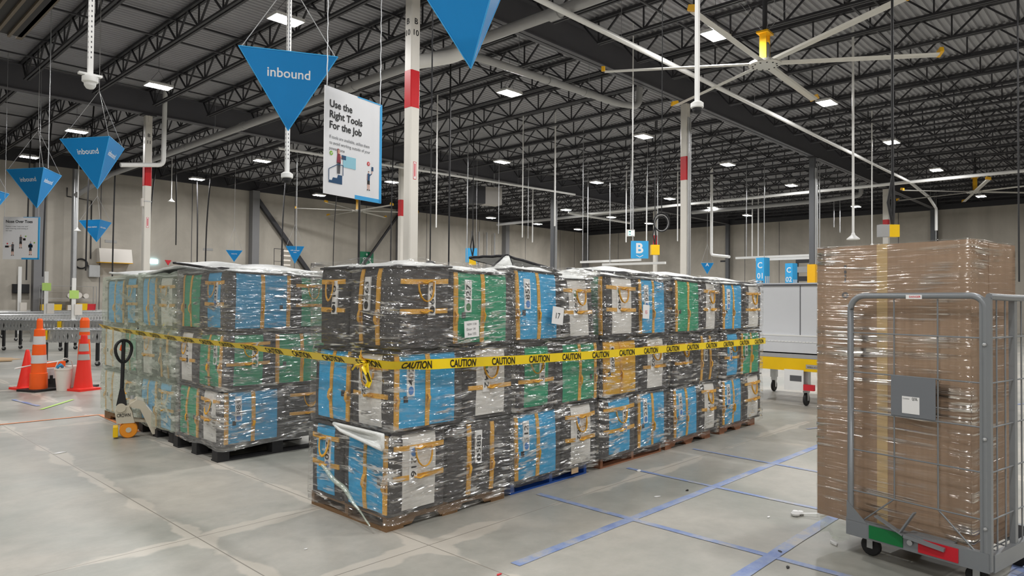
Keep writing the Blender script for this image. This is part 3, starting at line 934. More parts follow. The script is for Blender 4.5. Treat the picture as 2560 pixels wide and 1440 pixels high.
# ---------------- right row, stacks 2 to 5 (their long fronts face the aisle)
def lowfront(label, x0, x1, m):
    build_pallet(label, x0, x1, 3.92, 5.05, 0.105, m, rot='reddish' in label and 'third' not in label)
lowfront('bright blue wooden pallet under the second stack from the corner', 4.17, 5.2, 'pallet_blue')
lowfront('reddish wooden pallet under the third stack from the corner', 5.42, 6.52, 'wood_red')
lowfront('reddish wooden pallet under the fourth stack from the corner', 6.60, 7.62, 'wood_red')
lowfront('reddish wooden pallet under the farthest stack of the right row', 7.86, 8.85, 'wood_red')
yf, yb = 3.87, 4.44
def row(x0, xm, x1, z, a, b, labels, ha=None, hb=None, top=False, leana=(0, 0), leanb=(0, 0), extra=None):
    fa = {'-y': a}
    ha = ha or (HB if z == Z1 else H); hb = hb or (HB if z == Z1 else H)
    if extra: fa['-x'] = extra
    place(labels[0], x0, xm, yf, yb if a[0] == 'end' else yf + .48, z, ha, fa, top, leana)
    place(labels[1], xm + .01, x1, yf, yb if b[0] == 'end' else yf + .48, z, hb, {'-y': b}, top, leanb)
s2 = 'of the second stack from the corner'
row(4.14, 4.78, 5.29, Z1, L_('b', '512', dB), E_('w', '262', dB, 'down', True), ('bright blue tote numbered 512, bottom left ' + s2, 'white ended tote numbered 262, bottom right ' + s2))
row(4.16, 4.68, 5.30, Z2, E_('g', '818', dG, 'down', False), L_('g', '', flip=True), ('green ended tote with handles, middle left ' + s2, 'plain green tote, middle right ' + s2))
row(4.15, 4.78, 5.26, Z3, L_('b', '852', dB), E_('w', '240', dG, 'down', True), ('blue tote numbered 852 with square note, top left ' + s2, 'white ended tote leaning right, top right ' + s2), H + .05, H + .0, True, (-.03, 0), (-.05, 0))
s3 = 'of the third stack from the corner'
row(5.36, 5.96, 6.58, Z1, E_('b', '724', dB, 'up'), L_('b', '230', dB), ('blue ended tote numbered 724, bottom left ' + s3, 'blue tote numbered 230, bottom right ' + s3))
row(5.36, 6.03, 6.56, Z2, L_('y', '007', dK, 'down'), E_('w', '002', dG, 'down', True), ('yellow tote, the only one, middle left ' + s3, 'white ended tote numbered 002, middle right ' + s3))
row(5.40, 5.98, 6.58, Z3, E_('w', '140', dG, 'down', True), L_('b', '099', dB), ('white ended tote numbered 140, top left ' + s3, 'blue tote with a small note, top right ' + s3), H + .04, H + .03, True, (-.02, 0), (-.03, 0), extra=L_('g', flip=True))
s4 = 'of the fourth stack from the corner'
row(6.68, 7.28, 7.70, Z1, L_('b', '236', dB), E_('w', '217', dB, 'down', True), ('blue tote numbered 236, bottom left ' + s4, 'white ended tote, bottom right ' + s4))
row(6.68, 7.12, 7.69, Z2, E_('k', '56', dK, 'down', False), L_('k', '501', dK), ('charcoal ended tote, middle left ' + s4, 'all charcoal tote with two straps, middle right ' + s4))
row(6.70, 7.32, 7.70, Z3, L_('g', ''), E_('w', '174', dK, 'down', True), ('green tote, top left ' + s4, 'white ended tote, top right ' + s4), H + .04, H + .03, True, extra=E_('g'))
s5 = 'of the farthest stack in the right row'
row(7.82, 8.40, 8.93, Z1, L_('b', '250', dB), E_('w', '', dB), ('blue tote with an upside label, bottom left ' + s5, 'white ended tote, bottom right ' + s5), extra=E_('k'))
row(7.84, 8.30, 8.92, Z2, E_('b', '112', dB, 'up', True), L_('g', '301', dG), ('blue ended tote, middle left ' + s5, 'green tote, middle right ' + s5), extra=L_('k'))
row(7.82, 8.42, 8.92, Z3, L_('b', '215', dB), E_('w', '715', dG, 'down'), ('blue tote, top left ' + s5, 'white ended tote, top right ' + s5), H + .03, H + .02, True, extra=E_('k'))
for (a, b, nm, z, sd) in ((4.14, 5.29, 'second', 1.90, 3), (5.37, 6.58, 'third', 1.90, 5), (6.68, 7.70, 'fourth', 1.88, 8), (7.82, 8.93, 'fifth', 1.88, 9)):
    build_film('clear crinkled stretch film around the %s stack of the right-hand row' % nm, a, b, 3.87, 4.95, 0.075, z, 'film', sd)
# loose white lids thrown back over the tops
def flap(label, pts, seed, rimm='fabric_black'):
    """pts: four corners of an open white cover, built as a thick curved sheet"""
    a, b, c, d = [Vector(p) for p in pts]
    mb = MB()
    def f(u, v, o=0):
        p = (a * (1 - u) + b * u) * (1 - v) + (d * (1 - u) + c * u) * v
        nrm = (b - a).cross(d - a).normalized()
        return tuple(p + nrm * (0.05 * math.sin(PI * u) * math.sin(PI * v) + 0.012 * noise.noise(Vector((u * 4 + seed, v * 4, 0))) + o))
    mb.grid(lambda u, v: f(u, v), 10, 10, 'lid_white')
    mb.grid(lambda u, v: f(u, v, -0.02), 10, 10, 'lid_white', flip=True)
    t = mb.build('tote_cover')
    tag(t, label, 'tote cover', 'loose white covers on the stacks')
    ring = [f(0, i / 8, -.01) for i in range(8)] + [f(i / 8, 1, -.01) for i in range(8)] + [f(1, 1 - i / 8, -.01) for i in range(8)] + [f(1 - i / 8, 0, -.01) for i in range(8)]
    MB().tube(ring, 0.014, rimm, 6, closed=True).build('edge_binding', t)
    return t
flap('white cover folded up in a peak behind the second stack', [(4.63, 4.42, 2.03), (5.5, 4.42, 1.89), (5.5, 4.95, 1.89), (4.66, 4.95, 2.03)], 1)
flap('white inner side of the peaked cover facing the aisle', [(4.40, 4.44, 1.86), (4.72, 4.40, 1.87), (4.645, 4.41, 2.02), (4.61, 4.415, 2.02)], 21)
flap('white cover with black edge drooping between the second and third stacks', [(5.25, 4.0, 1.80), (5.62, 4.02, 1.88), (5.75, 4.5, 1.93), (5.25, 4.45, 1.88)], 2)
flap('white cover lying over the top of the third stack', [(5.75, 3.95, 1.90), (6.5, 3.95, 1.89), (6.5, 4.6, 1.95), (5.75, 4.6, 1.95)], 3)
flap('white cover lying over the top of the fourth stack', [(6.75, 3.95, 1.89), (7.62, 3.95, 1.88), (7.62, 4.6, 1.93), (6.75, 4.6, 1.93)], 4)
flap('white cover lying over the farthest stack of the right row', [(7.9, 3.95, 1.87), (8.85, 3.95, 1.86), (8.85, 4.6, 1.90), (7.9, 4.6, 1.90)], 5)
flap('pale cover hanging over the edge between bottom and middle layers of the nearest stack', [(2.822, 4.42, 0.690), (2.812, 3.81, 0.69), (2.80, 3.80, 0.60), (2.815, 4.32, 0.655)], 6, 'lid_white')

# ---------------- stack B on the black plastic pallet
bx0, bx1, by0, by1 = 3.0, 4.17, 6.70, 7.76
build_pallet('black plastic pallet under the middle left stack', 2.97, 4.15, 6.71, 7.80, 0.15, 'pallet_black', True)
n = 'of the stack on the black pallet'
place('blue tote numbered 884, bottom corner ' + n, bx0, bx0 + .68, by0, by0 + .50, .15, H - .01, {'-y': L_('b', '884', dB), '-x': E_('w', '54', dG, 'down')})
place('black ended tote, bottom right ' + n, bx0 + .69, bx1, by0, by0 + .6, .15, H - .01, {'-y': E_('n')}, base='n')
place('green tote, bottom left ' + n, bx0, bx0 + .5, by0 + .51, by1, .15, H - .01, {'-x': L_('g', flip=True)})
place('green tote with end number 74, middle corner ' + n, bx0, bx0 + .52, by0, by0 + .60, Z2 + .02, H, {'-y': E_('g', '74', dG, 'up', False), '-x': L_('g', '247', dG, 'up', True)}, base='n')
place('plain green tote, middle right ' + n, bx0 + .53, bx1 + .05, by0, by0 + .48, Z2 + .02, H, {'-y': L_('g', '')}, base='n')
place('white ended tote, middle left ' + n, bx0, bx0 + .66, by0 + .61, by1, Z2 + .02, H, {'-x': E_('w', '117', dK, 'up')})
place('blue tote with end number 301, top corner ' + n, bx0 + .02, bx0 + .74, by0, by0 + .50, Z3 + .02, H + .04, {'-y': L_('b', flip=True), '-x': E_('b', '301', dB, 'up')}, True, base='k')
place('green ended tote, top right ' + n, bx0 + .75, bx1 + .02, by0, by0 + .6, Z3 + .02, H + .02, {'-y': E_('g', '', dG)}, True, base='n')
place('green tote, top left ' + n, bx0 + .02, bx0 + .55, by0 + .51, by1 - .02, Z3 + .02, H + .03, {'-x': L_('g', '')}, True)
place('white lidded tote at the hidden back ' + n, bx0 + .6, bx1, by0 + .62, by1 - .02, Z3 + .02, H + .02, {}, True)
build_film('stretch film with a painted-in light haze around the stack on the black pallet', bx0, bx1 + .04, by0, by1, 0.12, 1.90, 'film_painted_sheen', 12)
flap('white cover peaked over the left edge of the stack on the black pallet', [(3.02, 8.0, 2.0), (3.04, 7.0, 1.91), (3.6, 7.0, 1.92), (3.6, 7.9, 1.97)], 7)
flap('long white cover lying along the stack on the black pallet', [(3.2, 6.85, 1.91), (4.15, 6.85, 1.90), (4.15, 7.5, 1.95), (3.2, 7.5, 1.95)], 8, 'lid_white')
# ---------------- stacks C and D, left faces only
def left_pair(y0, ym, y1, z, a, b, labels, top=False, h=H, base='k'):
    d = 0.62
    place(labels[0], 3.03, 3.03 + d, y0, ym, z, h, {'-x': a}, top, base=base)
    place(labels[1], 3.03, 3.03 + d, ym + .01, y1, z, h, {'-x': b}, top)
cn, dn = 'of the stack behind the pallet jack', 'of the farthest left stack'
left_pair(7.92, 8.42, 8.98, Z1, E_('b', '076', dB, 'up', True), L_('b', '', flip=True), ('blue ended tote numbered 076, bottom right ' + cn, 'pale blue tote, bottom left ' + cn), base='n')
left_pair(7.92, 8.50, 8.98, Z2, L_('k'), E_('w', ''), ('charcoal tote, middle right ' + cn, 'white ended tote, middle left ' + cn))
left_pair(7.92, 8.46, 8.98, Z3, E_('w', '026', dK, 'down'), L_('b', '', flip=True), ('white ended tote numbered 026, top right ' + cn, 'blue tote, top left ' + cn), True, H + .04)
left_pair(9.08, 9.56, 10.28, Z1, E_('n'), L_('w', ''), ('black ended tote, bottom right ' + dn, 'pale tote, bottom left ' + dn))
left_pair(9.08, 9.56, 10.32, Z2, L_('g', ''), L_('w', ''), ('dark green tote, middle right ' + dn, 'pale tote, middle left ' + dn), base='n')
left_pair(9.10, 9.56, 10.28, Z3, E_('b', ''), L_('b', '', flip=True), ('blue ended tote, top right ' + dn, 'blue tote with yellow straps, top left ' + dn), True, H + .04, base='n')
build_pallet('black plastic pallet under the stack behind the pallet jack', 3.02, 4.1, 7.94, 8.98, 0.105, 'pallet_black', True)
build_pallet('brown wooden pallet under the farthest left stack', 3.02, 4.1, 9.1, 10.25, 0.105, 'wood')
build_film('milky loose stretch film around the stack behind the pallet jack', 3.03, 4.15, 7.90, 9.0, 0.12, 1.88, 'film_hazy', 14, off=.045)
build_film('milky loose stretch film around the farthest left stack', 3.03, 4.15, 9.08, 10.32, 0.12, 1.88, 'film_hazy', 15, off=.045)
flap('white cover over the top of the stack behind the pallet jack', [(3.05, 8.9, 1.90), (3.05, 8.05, 1.96), (3.9, 8.05, 1.93), (3.9, 8.9, 1.93)], 9, 'lid_white')
flap('white cover over the top of the farthest left stack', [(3.05, 10.25, 1.94), (3.05, 9.15, 1.88), (3.9, 9.15, 1.93), (3.9, 10.25, 1.93)], 10, 'lid_white')

# paper notes stuck on the film
def note(label, o, x, y, wd, ht, lines, m='paper', ang=0.0):
    o = Vector(o); x = Vector(x); y = Vector(y)
    x, y = x * math.cos(ang) + y * math.sin(ang), y * math.cos(ang) - x * math.sin(ang)
    nrm = x.cross(y)
    mb = MB()
    mb.prism([o - x * wd / 2 - y * ht / 2, o + x * wd / 2 - y * ht / 2, o + x * wd / 2 + y * ht / 2, o - x * wd / 2 + y * ht / 2], nrm * 0.003, m)
    t = mb.build('paper_note')
    tag(t, label, 'paper note')
    if lines:
        mb = MB()
        for txt, sz, px_, py_, mm in lines:
            mb.text(txt, sz, frame(o + nrm * 0.005 + x * px_ + y * py_, x, y), mm, 0.0, 'c')
        mb.build('handwriting', t)
    return t
yy = 3.80
note('white handwritten note with lines of text on the green tote 427', (3.60, yy, 1.385), (1, 0, 0), (0, 0, 1), 0.15, 0.125, [('NEW 1126', .022, 0, .03, 'grey_ink'), ('Door 14', .026, -.01, -.008, 'grey_ink'), ('Box 132', .026, 0, -.045, 'grey_ink')], ang=0.06)
note('square white note reading 17 on the blue tote 852', (4.62, yy, 1.475), (1, 0, 0), (0, 0, 1), 0.15, 0.15, [('17', .07, 0, -.025, 'black_ink')], ang=-0.12)
note('small white note reading 15 beside the blue tote of the third stack', (6.02, yy, 1.50), (1, 0, 0), (0, 0, 1), 0.12, 0.14, [('15', .05, 0, -.02, 'red_ink')], ang=-0.06)
# stapled strip under the pallet film
note('torn white strip of film ends between the second and third pallets', (4.98, 3.885, 0.07), (1, 0, 0), (0, 0, 1), 0.1, 0.05, [], 'cardboard_pale')
# twisted rope of film on the left face of the nearest stack
pts = []
for i in range(15):
    t_ = i / 14
    pts.append((2.815 - 0.008 * math.sin(t_ * 9), 4.58 - 0.62 * t_, 0.36 - 0.30 * t_ ** 1.15 + 0.008 * math.sin(t_ * 17)))
tag(MB().tube(pts, [0.006 + 0.012 * math.sin(PI * min(1, i / 14 + .15)) for i in range(15)], 'film_hazy', 7).build('film_rope'), 'twisted rope of clear film slanting down the left side of the nearest stack', 'film rope')

# ---------------- caution tape
path = [(2.83, 9.83, 1.238), (2.80, 9.1, 1.215), (2.785, 7.41, 1.19), (2.785, 6.0, 1.185), (2.79, 4.77, 1.172), (2.80, 3.98, 1.165), (2.815, 3.83, 1.16), (2.86, 3.785, 1.155), (3.2, 3.775, 1.145), (4.10, 3.772, 1.125), (5.24, 3.772, 1.112), (6.70, 3.772, 1.11), (8.0, 3.772, 1.108), (8.86, 3.775, 1.105), (8.95, 3.83, 1.105), (8.985, 4.05, 1.10)]
P = [Vector(p) for p in path]
cum = [0.0]
for i in range(1, len(P)): cum.append(cum[-1] + (P[i] - P[i - 1]).length)
def along(s):
    for i in range(1, len(P)):
        if s <= cum[i] or i == len(P) - 1:
            t_ = (s - cum[i - 1]) / (cum[i] - cum[i - 1])
            return P[i - 1].lerp(P[i], t_), (P[i] - P[i - 1]).normalized()
def tapept(s, b, off=0.0):
    p, d = along(max(0, min(cum[-1], s)))
    n_ = d.cross(Vector((0, 0, 1))).normalized()       # outward
    tw = (0.75 * max(0.0, min(1.0, (6.4 - s) / 0.6)) + 0.25 * noise.noise(Vector((s * 0.9, 0, 3))) + (0.5 if 5.8 < s < 7.2 else 0.0) * noise.noise(Vector((s * 3, 1, 0))))
    up = Vector((0, 0, 1)) * math.cos(tw) + n_ * math.sin(tw)
    o_ = n_ * math.cos(tw) - Vector((0, 0, 1)) * math.sin(tw)
    return tuple(p + up * b + o_ * off)
mb = MB()
tot = cum[-1]
mb.grid(lambda a, b: tapept(a * tot, (b - 0.5) * 0.072, 0.0), 260, 3, 'caution_yellow')
mb.grid(lambda a, b: tapept(a * tot, (b - 0.5) * 0.072, -0.002), 260, 3, 'caution_yellow', flip=True)
tape = mb.build('caution_tape')
tag(tape, 'yellow CAUTION tape strung along and around the wrapped stacks', 'caution tape')
mb = MB()
s = 0.12
while s < tot - 0.3:
    mb.text('CAUTION', 0.076, (lambda s0: (lambda x, y: tapept(s0 + x, y - 0.027, 0.0025)))(s), 'black_ink', 0.024, 'l', 0.76)
    s += 0.43
mb.build('lettering', tape)
# knot of tape and strap tails
mb = MB()
q = random.Random(4)
c0 = Vector((2.80, 4.0, 1.165))
for i in range(11):
    a = q.uniform(0, 2 * PI); l = q.uniform(0.05, 0.12)
    e = c0 + Vector((-0.03 - q.uniform(0, .03), math.cos(a) * l, math.sin(a) * l))
    mb.tube([c0, c0.lerp(e, 0.5) + Vector((-0.03, 0, 0.01)), e], [0.012, 0.014, 0.008], 'caution_yellow' if i % 3 else 'strap', 6, flat=0.003)
for i in range(2):
    pts = [c0 + Vector((-0.03, -0.02 - i * .03, 0)), c0 + Vector((-0.04, -0.05 - i * .02, -0.06)), c0 + Vector((-0.03, -0.07 - i * .02, -0.12)), c0 + Vector((-0.035, -0.05 - i * .02, -0.16))]
    mb.tube(pts, 0.014, 'caution_yellow', 6, flat=0.002)
    mb.tube([Vector(p) + Vector((-0.004, 0, 0)) for p in pts[1:3]], 0.006, 'black_ink', 5, flat=0.002)
mb.build('knot', tape)
# ================================================================ roll cage and the wrapped carton in it
CA, CB = Vector((4.735, 1.475, 0)), Vector((4.582, 0.700, 0))
ca = math.atan2((CB - CA).y, (CB - CA).x)
cage = thing('roll_cage', 'grey wire roll cage on casters with green and red tags on its base rail', 'roll cage', CA, ca)
# local frame: x along the front (left to right), y into the cage, z up
CWD, CDP, ZR = 0.79, 0.74, 0.13
def V(x, y, z): return Vector((x, y, z))
# base
MB().box((-0.005, -0.02, ZR), (CWD + 0.005, 0.02, 0.235), 'cage_grey').build('front_rail', cage)
MB().box((-0.005, CDP - 0.02, ZR), (CWD + 0.005, CDP + 0.02, 0.235), 'cage_grey').build('rear_rail', cage)
MB().box((-0.02, 0.02, ZR), (0.015, CDP - 0.02, 0.225), 'cage_grey').build('side_rail', cage)
MB().box((CWD - 0.015, 0.02, ZR), (CWD + 0.02, CDP - 0.02, 0.225), 'cage_grey').build('side_rail', cage)
mb = MB()
for i in range(16):
    x = 0.03 + i * 0.049
    mb.tube([(x, 0, 0.155), (x, CDP, 0.155)], 0.004, 'cage_grey', 6)
for i in range(5): mb.tube([(0, 0.08 + i * 0.145, 0.148), (CWD, 0.08 + i * 0.145, 0.148)], 0.004, 'cage_grey', 6)
mb.build('wire_floor', cage)
# panels of the base: tread plates seen through the front
MB().box((0.36, 0.03, 0.215), (0.60, 0.075, 0.232), 'cage_grey').build('floor_bracket', cage)
def hoop(y, name):
    mb = MB()
    pts = [V(0.015, y, 0.20), V(0.015, y, 1.56)]
    for i in range(7):
        a = PI / 2 * i / 6
        pts.append(V(0.015 + 0.09 - 0.09 * math.cos(a), y, 1.56 + 0.09 * math.sin(a)))
    for i in range(7):
        a = PI / 2 * i / 6
        pts.append(V(CWD - 0.015 - 0.07 + 0.07 * math.sin(a), y, 1.58 + 0.07 * math.cos(a)))
    pts.append(V(CWD - 0.015, y, 0.20))
    mb.tube(pts, 0.019, 'cage_grey', 10)
    return mb.build(name, cage)
hoop(0.0, 'front_hoop')
MB().bar((CWD - 0.012, 0, 0.14), (CWD - 0.012, 0, 1.64), 0.055, 0.03, 'cage_grey', (0, 1, 0)).build('corner_post', cage)
MB().tube([(CWD + 0.005, 0.0, 1.645), (CWD + 0.005, 0.30, 1.640), (CWD + 0.005, CDP, 1.640)], 0.019, 'cage_grey', 8).build('side_top_rail', cage)
MB().bar((CWD - 0.005, 0.36, 0.2), (CWD - 0.005, 0.36, 1.64), 0.04, 0.03, 'cage_grey', (1, 0, 0)).build('side_post', cage)
MB().bar((CWD - 0.005, CDP, 0.2), (CWD - 0.005, CDP, 1.64), 0.04, 0.03, 'cage_grey', (1, 0, 0)).build('side_post', cage)
for z in (1.415, 1.165, 0.920, 0.672, 0.412):
    MB().tube([(0.02, -0.002, z), (CWD - 0.02, -0.002, z)], 0.0048, 'cage_grey', 6).build('front_wire', cage)
    MB().tube([(CWD, 0.01, z), (CWD, CDP, z)], 0.0045, 'cage_grey', 6).build('side_wire', cage)
for x in (0.284, 0.53):
    MB().tube([(x, 0.004, 0.41), (x, 0.004, 1.63)], 0.0045, 'cage_grey', 6).build('upright_wire', cage)
for y in (0.12, 0.24, 0.48, 0.60):
    MB().tube([(CWD - 0.003, y, 0.15), (CWD - 0.003, y, 1.63)], 0.0045, 'cage_grey', 6).build('upright_wire', cage)
MB().tube([(0.284, 0, 0.412), (0.07, 0, 0.215)], 0.005, 'cage_grey', 6).build('diagonal_wire', cage)
MB().tube([(0.53, 0, 0.412), (0.765, 0, 0.185)], 0.005, 'cage_grey', 6).build('diagonal_wire', cage)
# gusset
MB().prism([(0.0, -0.022, 0.225), (0.13, -0.022, 0.225), (0.0, -0.022, 0.345)], (0, 0.004, 0), 'cage_grey').build('corner_gusset', cage)
# sign plate with its white sticker
pl = MB().box((0.272, -0.012, 0.925), (0.523, -0.006, 1.166), 'cage_plate').build('sign_plate', cage)
mb = MB().prism([(0.338, -0.013, 0.945), (0.437, -0.013, 0.945), (0.437, -0.013, 1.047), (0.338, -0.013, 1.047)], (0, -0.002, 0), 'label_white')
mb.text('QOIL', 0.022, frame((0.396, -0.0165, 1.028), (1, 0, 0), (0, 0, 1)), 'black_ink', 0.01, 'l', 0.62)
mb.text('Container', 0.012, frame((0.343, -0.0165, 1.03), (1, 0, 0), (0, 0, 1)), 'grey_ink', 0.0, 'l', 0.8)
mb.build('sticker', pl)
mb = MB().box((0.365, -0.022, 1.630), (0.455, -0.018, 1.655), 'label_white')
mb.text('DANGER', 0.016, frame((0.385, -0.024, 1.638), (1, 0, 0), (0, 0, 1)), 'red_ink', 0.012, 'l')
mb.build('warning_label', cage)
MB().box((0.143, -0.026, 0.142), (0.345, -0.020, 0.222), 'tag_green').build('green_tag', cage)['label'] = 'green reflective tag'
MB().box((0.432, -0.026, 0.142), (0.645, -0.020, 0.222), 'tag_red').build('red_tag', cage)['label'] = 'red reflective tag'
MB().lathe([(0.0, 0), (0.016, 0.0), (0.016, 0.006), (0.008, 0.012), (0.0, 0.012)], 'galv', 12, (0.388, -0.034, 0.185), 'y').build('rail_bolt', cage)
for z in (1.38, 0.86, 0.37):
    MB().lathe([(0.0, 0), (0.008, 0.003), (0.011, 0.010)], 'galv', 10, (CWD - 0.012, -0.032, z), 'y').build('rivet', cage)
# pedal lever on the front
MB().bar((0.19, -0.035, 0.295), (0.36, -0.045, 0.225), 0.035, 0.008, 'cage_grey').bar((0.34, -0.045, 0.235), (0.425, -0.05, 0.375), 0.032, 0.008, 'cage_grey').bar((0.36, -0.035, 0.222), (0.58, -0.03, 0.200), 0.04, 0.02, 'cage_grey').build('pedal_lever', cage)
for x in (0.10, 0.70):
    for y in (0.09, 0.66):
        c = MB().lathe([(0.02, -0.014), (0.055, -0.014), (0.062, -0.008), (0.062, 0.008), (0.055, 0.014), (0.02, 0.014)], 'rubber', 18, (x, y, 0.062), 'y')
        c = c.build('caster', cage)
        MB().box((x - 0.035, y - 0.02, 0.122), (x + 0.035, y + 0.02, ZR), 'galv').box((x - 0.018, y - 0.022, 0.05), (x + 0.018, y - 0.016, 0.125), 'galv').box((x - 0.018, y + 0.016, 0.05), (x + 0.018, y + 0.022, 0.125), 'galv').build('fork', c)

# the carton
bt = thing('carton', 'tall brown carton wrapped in film standing in the grey roll cage', 'carton', CA, ca)
bx0_, bx1_, bz0, bz1, by_ = -0.262, 0.672, 0.178, 1.976, 0.085
mb = MB()
mb.box((bx0_, by_, bz0), (bx1_, by_ + 0.245, bz1), 'cardboard')
mb.build('body', bt)
mb = MB()
mb.box((bx0_ + 0.02, by_ + 0.247, bz0 + 0.003), (bx1_ + 0.004, by_ + 0.64, bz1 - 0.005), 'cardboard')
o = mb.build('carton', None, CA, ca)
tag(o, 'second tall brown carton standing right behind the first in the roll cage', 'carton')
mb = MB()
mb.box((0.140, by_ - 0.002, bz0 + 0.02), (0.206, by_, bz1 + 0.001), 'tape_clear')
mb.box((0.140, by_ - 0.002, bz1), (0.206, by_ + 0.24, bz1 + 0.002), 'tape_clear')
mb.build('packing_tape', bt)
mb = MB()
f = frame((-0.065, by_ - 0.003, 1.83), (1, 0, 0), (0, 0, 1))
for i, (a, b, c, d) in enumerate(((-.008, .0, .008, .022), (-.008, -.032, .008, -.012), (-.006, -.055, .006, -.04), (-.005, -.09, .005, -.062))):
    mb.poly([f(a, b), f(c, b), f(c, d), f(a, d)], 'grey_ink')
f = frame((-0.065, by_ - 0.003, 1.655), (1, 0, 0), (0, 0, 1))
mb.poly([f(0.024 * math.cos(2 * PI * i / 16), 0.020 * math.sin(2 * PI * i / 16)) for i in range(16)], 'grey_ink')
mb.poly([tuple(Vector(f(0.009 * math.cos(2 * PI * i / 12), 0.008 * math.sin(2 * PI * i / 12))) + Vector((0, -0.001, 0))) for i in range(12)], 'cardboard')
mb.build('printed_marks', bt)
# film over both cartons
def wrap_box(label, x0, x1, y0, y1, z0, z1, m, seed):
    cx, cy = (x0 + x1) / 2, (y0 + y1) / 2
    a, b = (x1 - x0) / 2, (y1 - y0) / 2
    per = []
    def side(p, q, n): return [(p[0] + (q[0] - p[0]) * i / n, p[1] + (q[1] - p[1]) * i / n) for i in range(n + 1)]
    r = 0.012
    per += side((-a + r, -b), (a - r, -b), 14) + side((a, -b + r), (a, b - r), 8) + side((a - r, b), (-a + r, b), 14) + side((-a, b - r), (-a, -b + r), 8)
    rows = []
    nz = 70
    for j in range(nz + 1):
        zz = z0 + (z1 - z0) * j / nz
        row = []
        for x, y in per:
            dz = 0
            if j == 0: dz = -0.03 + 0.03 * noise.noise(Vector((x * 4, y * 4, seed)))
            nn = 0.003 * noise.noise(Vector((x * 1.2, y * 1.2, zz * 26)))
            l = math.hypot(x, y)
            row.append((cx + x + x / l * nn, cy + y + y / l * nn, zz + dz))
        rows.append(row)
    rows.append([(cx + (x - cx) * 0.9, cy + (y - cy) * 0.9, z1 + 0.006) for x, y, z in rows[-1]])
    k = len(per)
    vs = [p for r_ in rows for p in r_]
    fs = [(j * k + i, j * k + (i + 1) % k, (j + 1) * k + (i + 1) % k, (j + 1) * k + i) for j in range(len(rows) - 1) for i in range(k)]
    o = MB().add(vs, fs, m, True).build('stretch_wrap', None, CA, ca)
    tag(o, label, 'stretch wrap')
wrap_box('pleated clear film wound around the tall brown cartons', bx0_ - 0.008, bx1_ + 0.010, by_ - 0.008, by_ + 0.645, bz0 - 0.012, bz1 + 0.004, 'film_box', 3)
# loose tail of film under the overhang
o = MB().grid(lambda a, b: (-0.25 + 0.2 * a, 0.10 + 0.02 * math.sin(9 * a), 0.165 - 0.12 * b + 0.02 * math.sin(7 * a) * b), 8, 6, 'film_hazy').build('film_tail', None, CA, ca)
tag(o, 'loose tail of film hanging under the overhanging end of the brown carton', 'film tail')

# ================================================================ the white cart beyond the stacks
# white board rack on a yellow wheeled frame, long side running parallel to the right wall
KX, KY = 10.95, 3.2
cart = thing('wheeled_cart', 'white panelled rack on a yellow wheeled frame beyond the right-hand stacks', 'cart', (KX, KY, 0), 0)
lx, hy = 1.6, 2.2
MB().box((0, -0.6, 0.54), (0.06, hy, 0.735), 'safety_yellow').box((lx, -0.6, 0.54), (lx + 0.06, hy, 0.735), 'safety_yellow').box((0, -0.6, 0.54), (lx, -0.54, 0.735), 'safety_yellow').box((0, hy - 0.06, 0.54), (lx + 0.06, hy, 0.735), 'safety_yellow').build('frame', cart)
MB().box((0.0, -0.58, 0.737), (lx, hy - 0.02, 0.80), 'pipe_grey').build('deck', cart)
mb = MB().box((0.05, -0.55, 0.83), (0.09, hy - 0.04, 1.92), 'board_white')
mb.box((lx - 0.05, -0.55, 0.83), (lx, hy - 0.04, 1.92), 'board_white').box((0.09, hy - 0.08, 0.83), (lx - 0.05, hy - 0.04, 1.875), 'board_white').box((0.09, -0.55, 0.83), (lx - 0.05, -0.51, 1.875), 'board_white')
mb.build('wall_panel', cart)
MB().box((0.03, -0.57, 1.875), (lx + 0.02, hy - 0.02, 1.90), 'grey_ink').build('top_edge', cart)
MB().box((0.045, 0.93, 1.10), (0.05, 0.942, 1.875), 'grey_ink').build('panel_seam', cart)
MB().box((0.02, -0.55, 0.82), (0.05, hy - 0.04, 1.085), 'board_white').box((0.015, -0.55, 1.08), (0.05, hy - 0.04, 1.10), 'pipe_white').build('lower_trim', cart)
mb = MB()
for i in range(30): mb.box((0.012, 0.3 + i * 0.055, 0.985), (0.02, 0.34 + i * 0.055, 1.0), 'pipe_white')
mb.build('bright_strip', cart)
mb = MB()
f = frame((-0.003, 0.72, 0.615), (0, -1, 0), (0, 0, 1))
mb.poly([f(-0.11, -0.03), f(0.13, -0.03), f(0.13, 0.035), f(-0.11, 0.035)], 'reflective_grey')
f = frame((-0.005, 0.72, 0.6), (0, -1, 0), (0, 0, 1))
mb.text('WELL-C-40', 0.034, f, 'black_ink', 0.01, 'c', 1.1)
mb.build('maker_plate', cart)
MB().box((-0.006, 1.60, 0.60), (0.0, 1.70, 0.68), 'black_ink').build('label_plate', cart)
for y, x in ((0.86, 0.1), (0.86, 1.5), (hy - 0.25, 0.1), (hy - 0.25, 1.5), (-0.4, 0.1), (-0.4, 1.5)):
    MB().box((x - 0.05, y - 0.05, 0.26), (x + 0.05, y + 0.05, 0.54), 'galv').build('leg', cart)
    c = MB().lathe([(0.03, -0.022), (0.09, -0.022), (0.10, -0.012), (0.10, 0.012), (0.09, 0.022), (0.03, 0.022)], 'rubber', 18, (x, y, 0.10), 'y').build('caster', cart)
    MB().box((x - 0.04, y - 0.04, 0.205), (x + 0.04, y + 0.04, 0.26), 'galv').box((x - 0.03, y - 0.035, 0.08), (x + 0.03, y - 0.026, 0.21), 'galv').box((x - 0.03, y + 0.026, 0.08), (x + 0.03, y + 0.035, 0.21), 'galv').build('fork', c)
mb = MB().box((-0.02, 0.86, 0.24), (-0.014, 1.16, 0.56), 'paper')
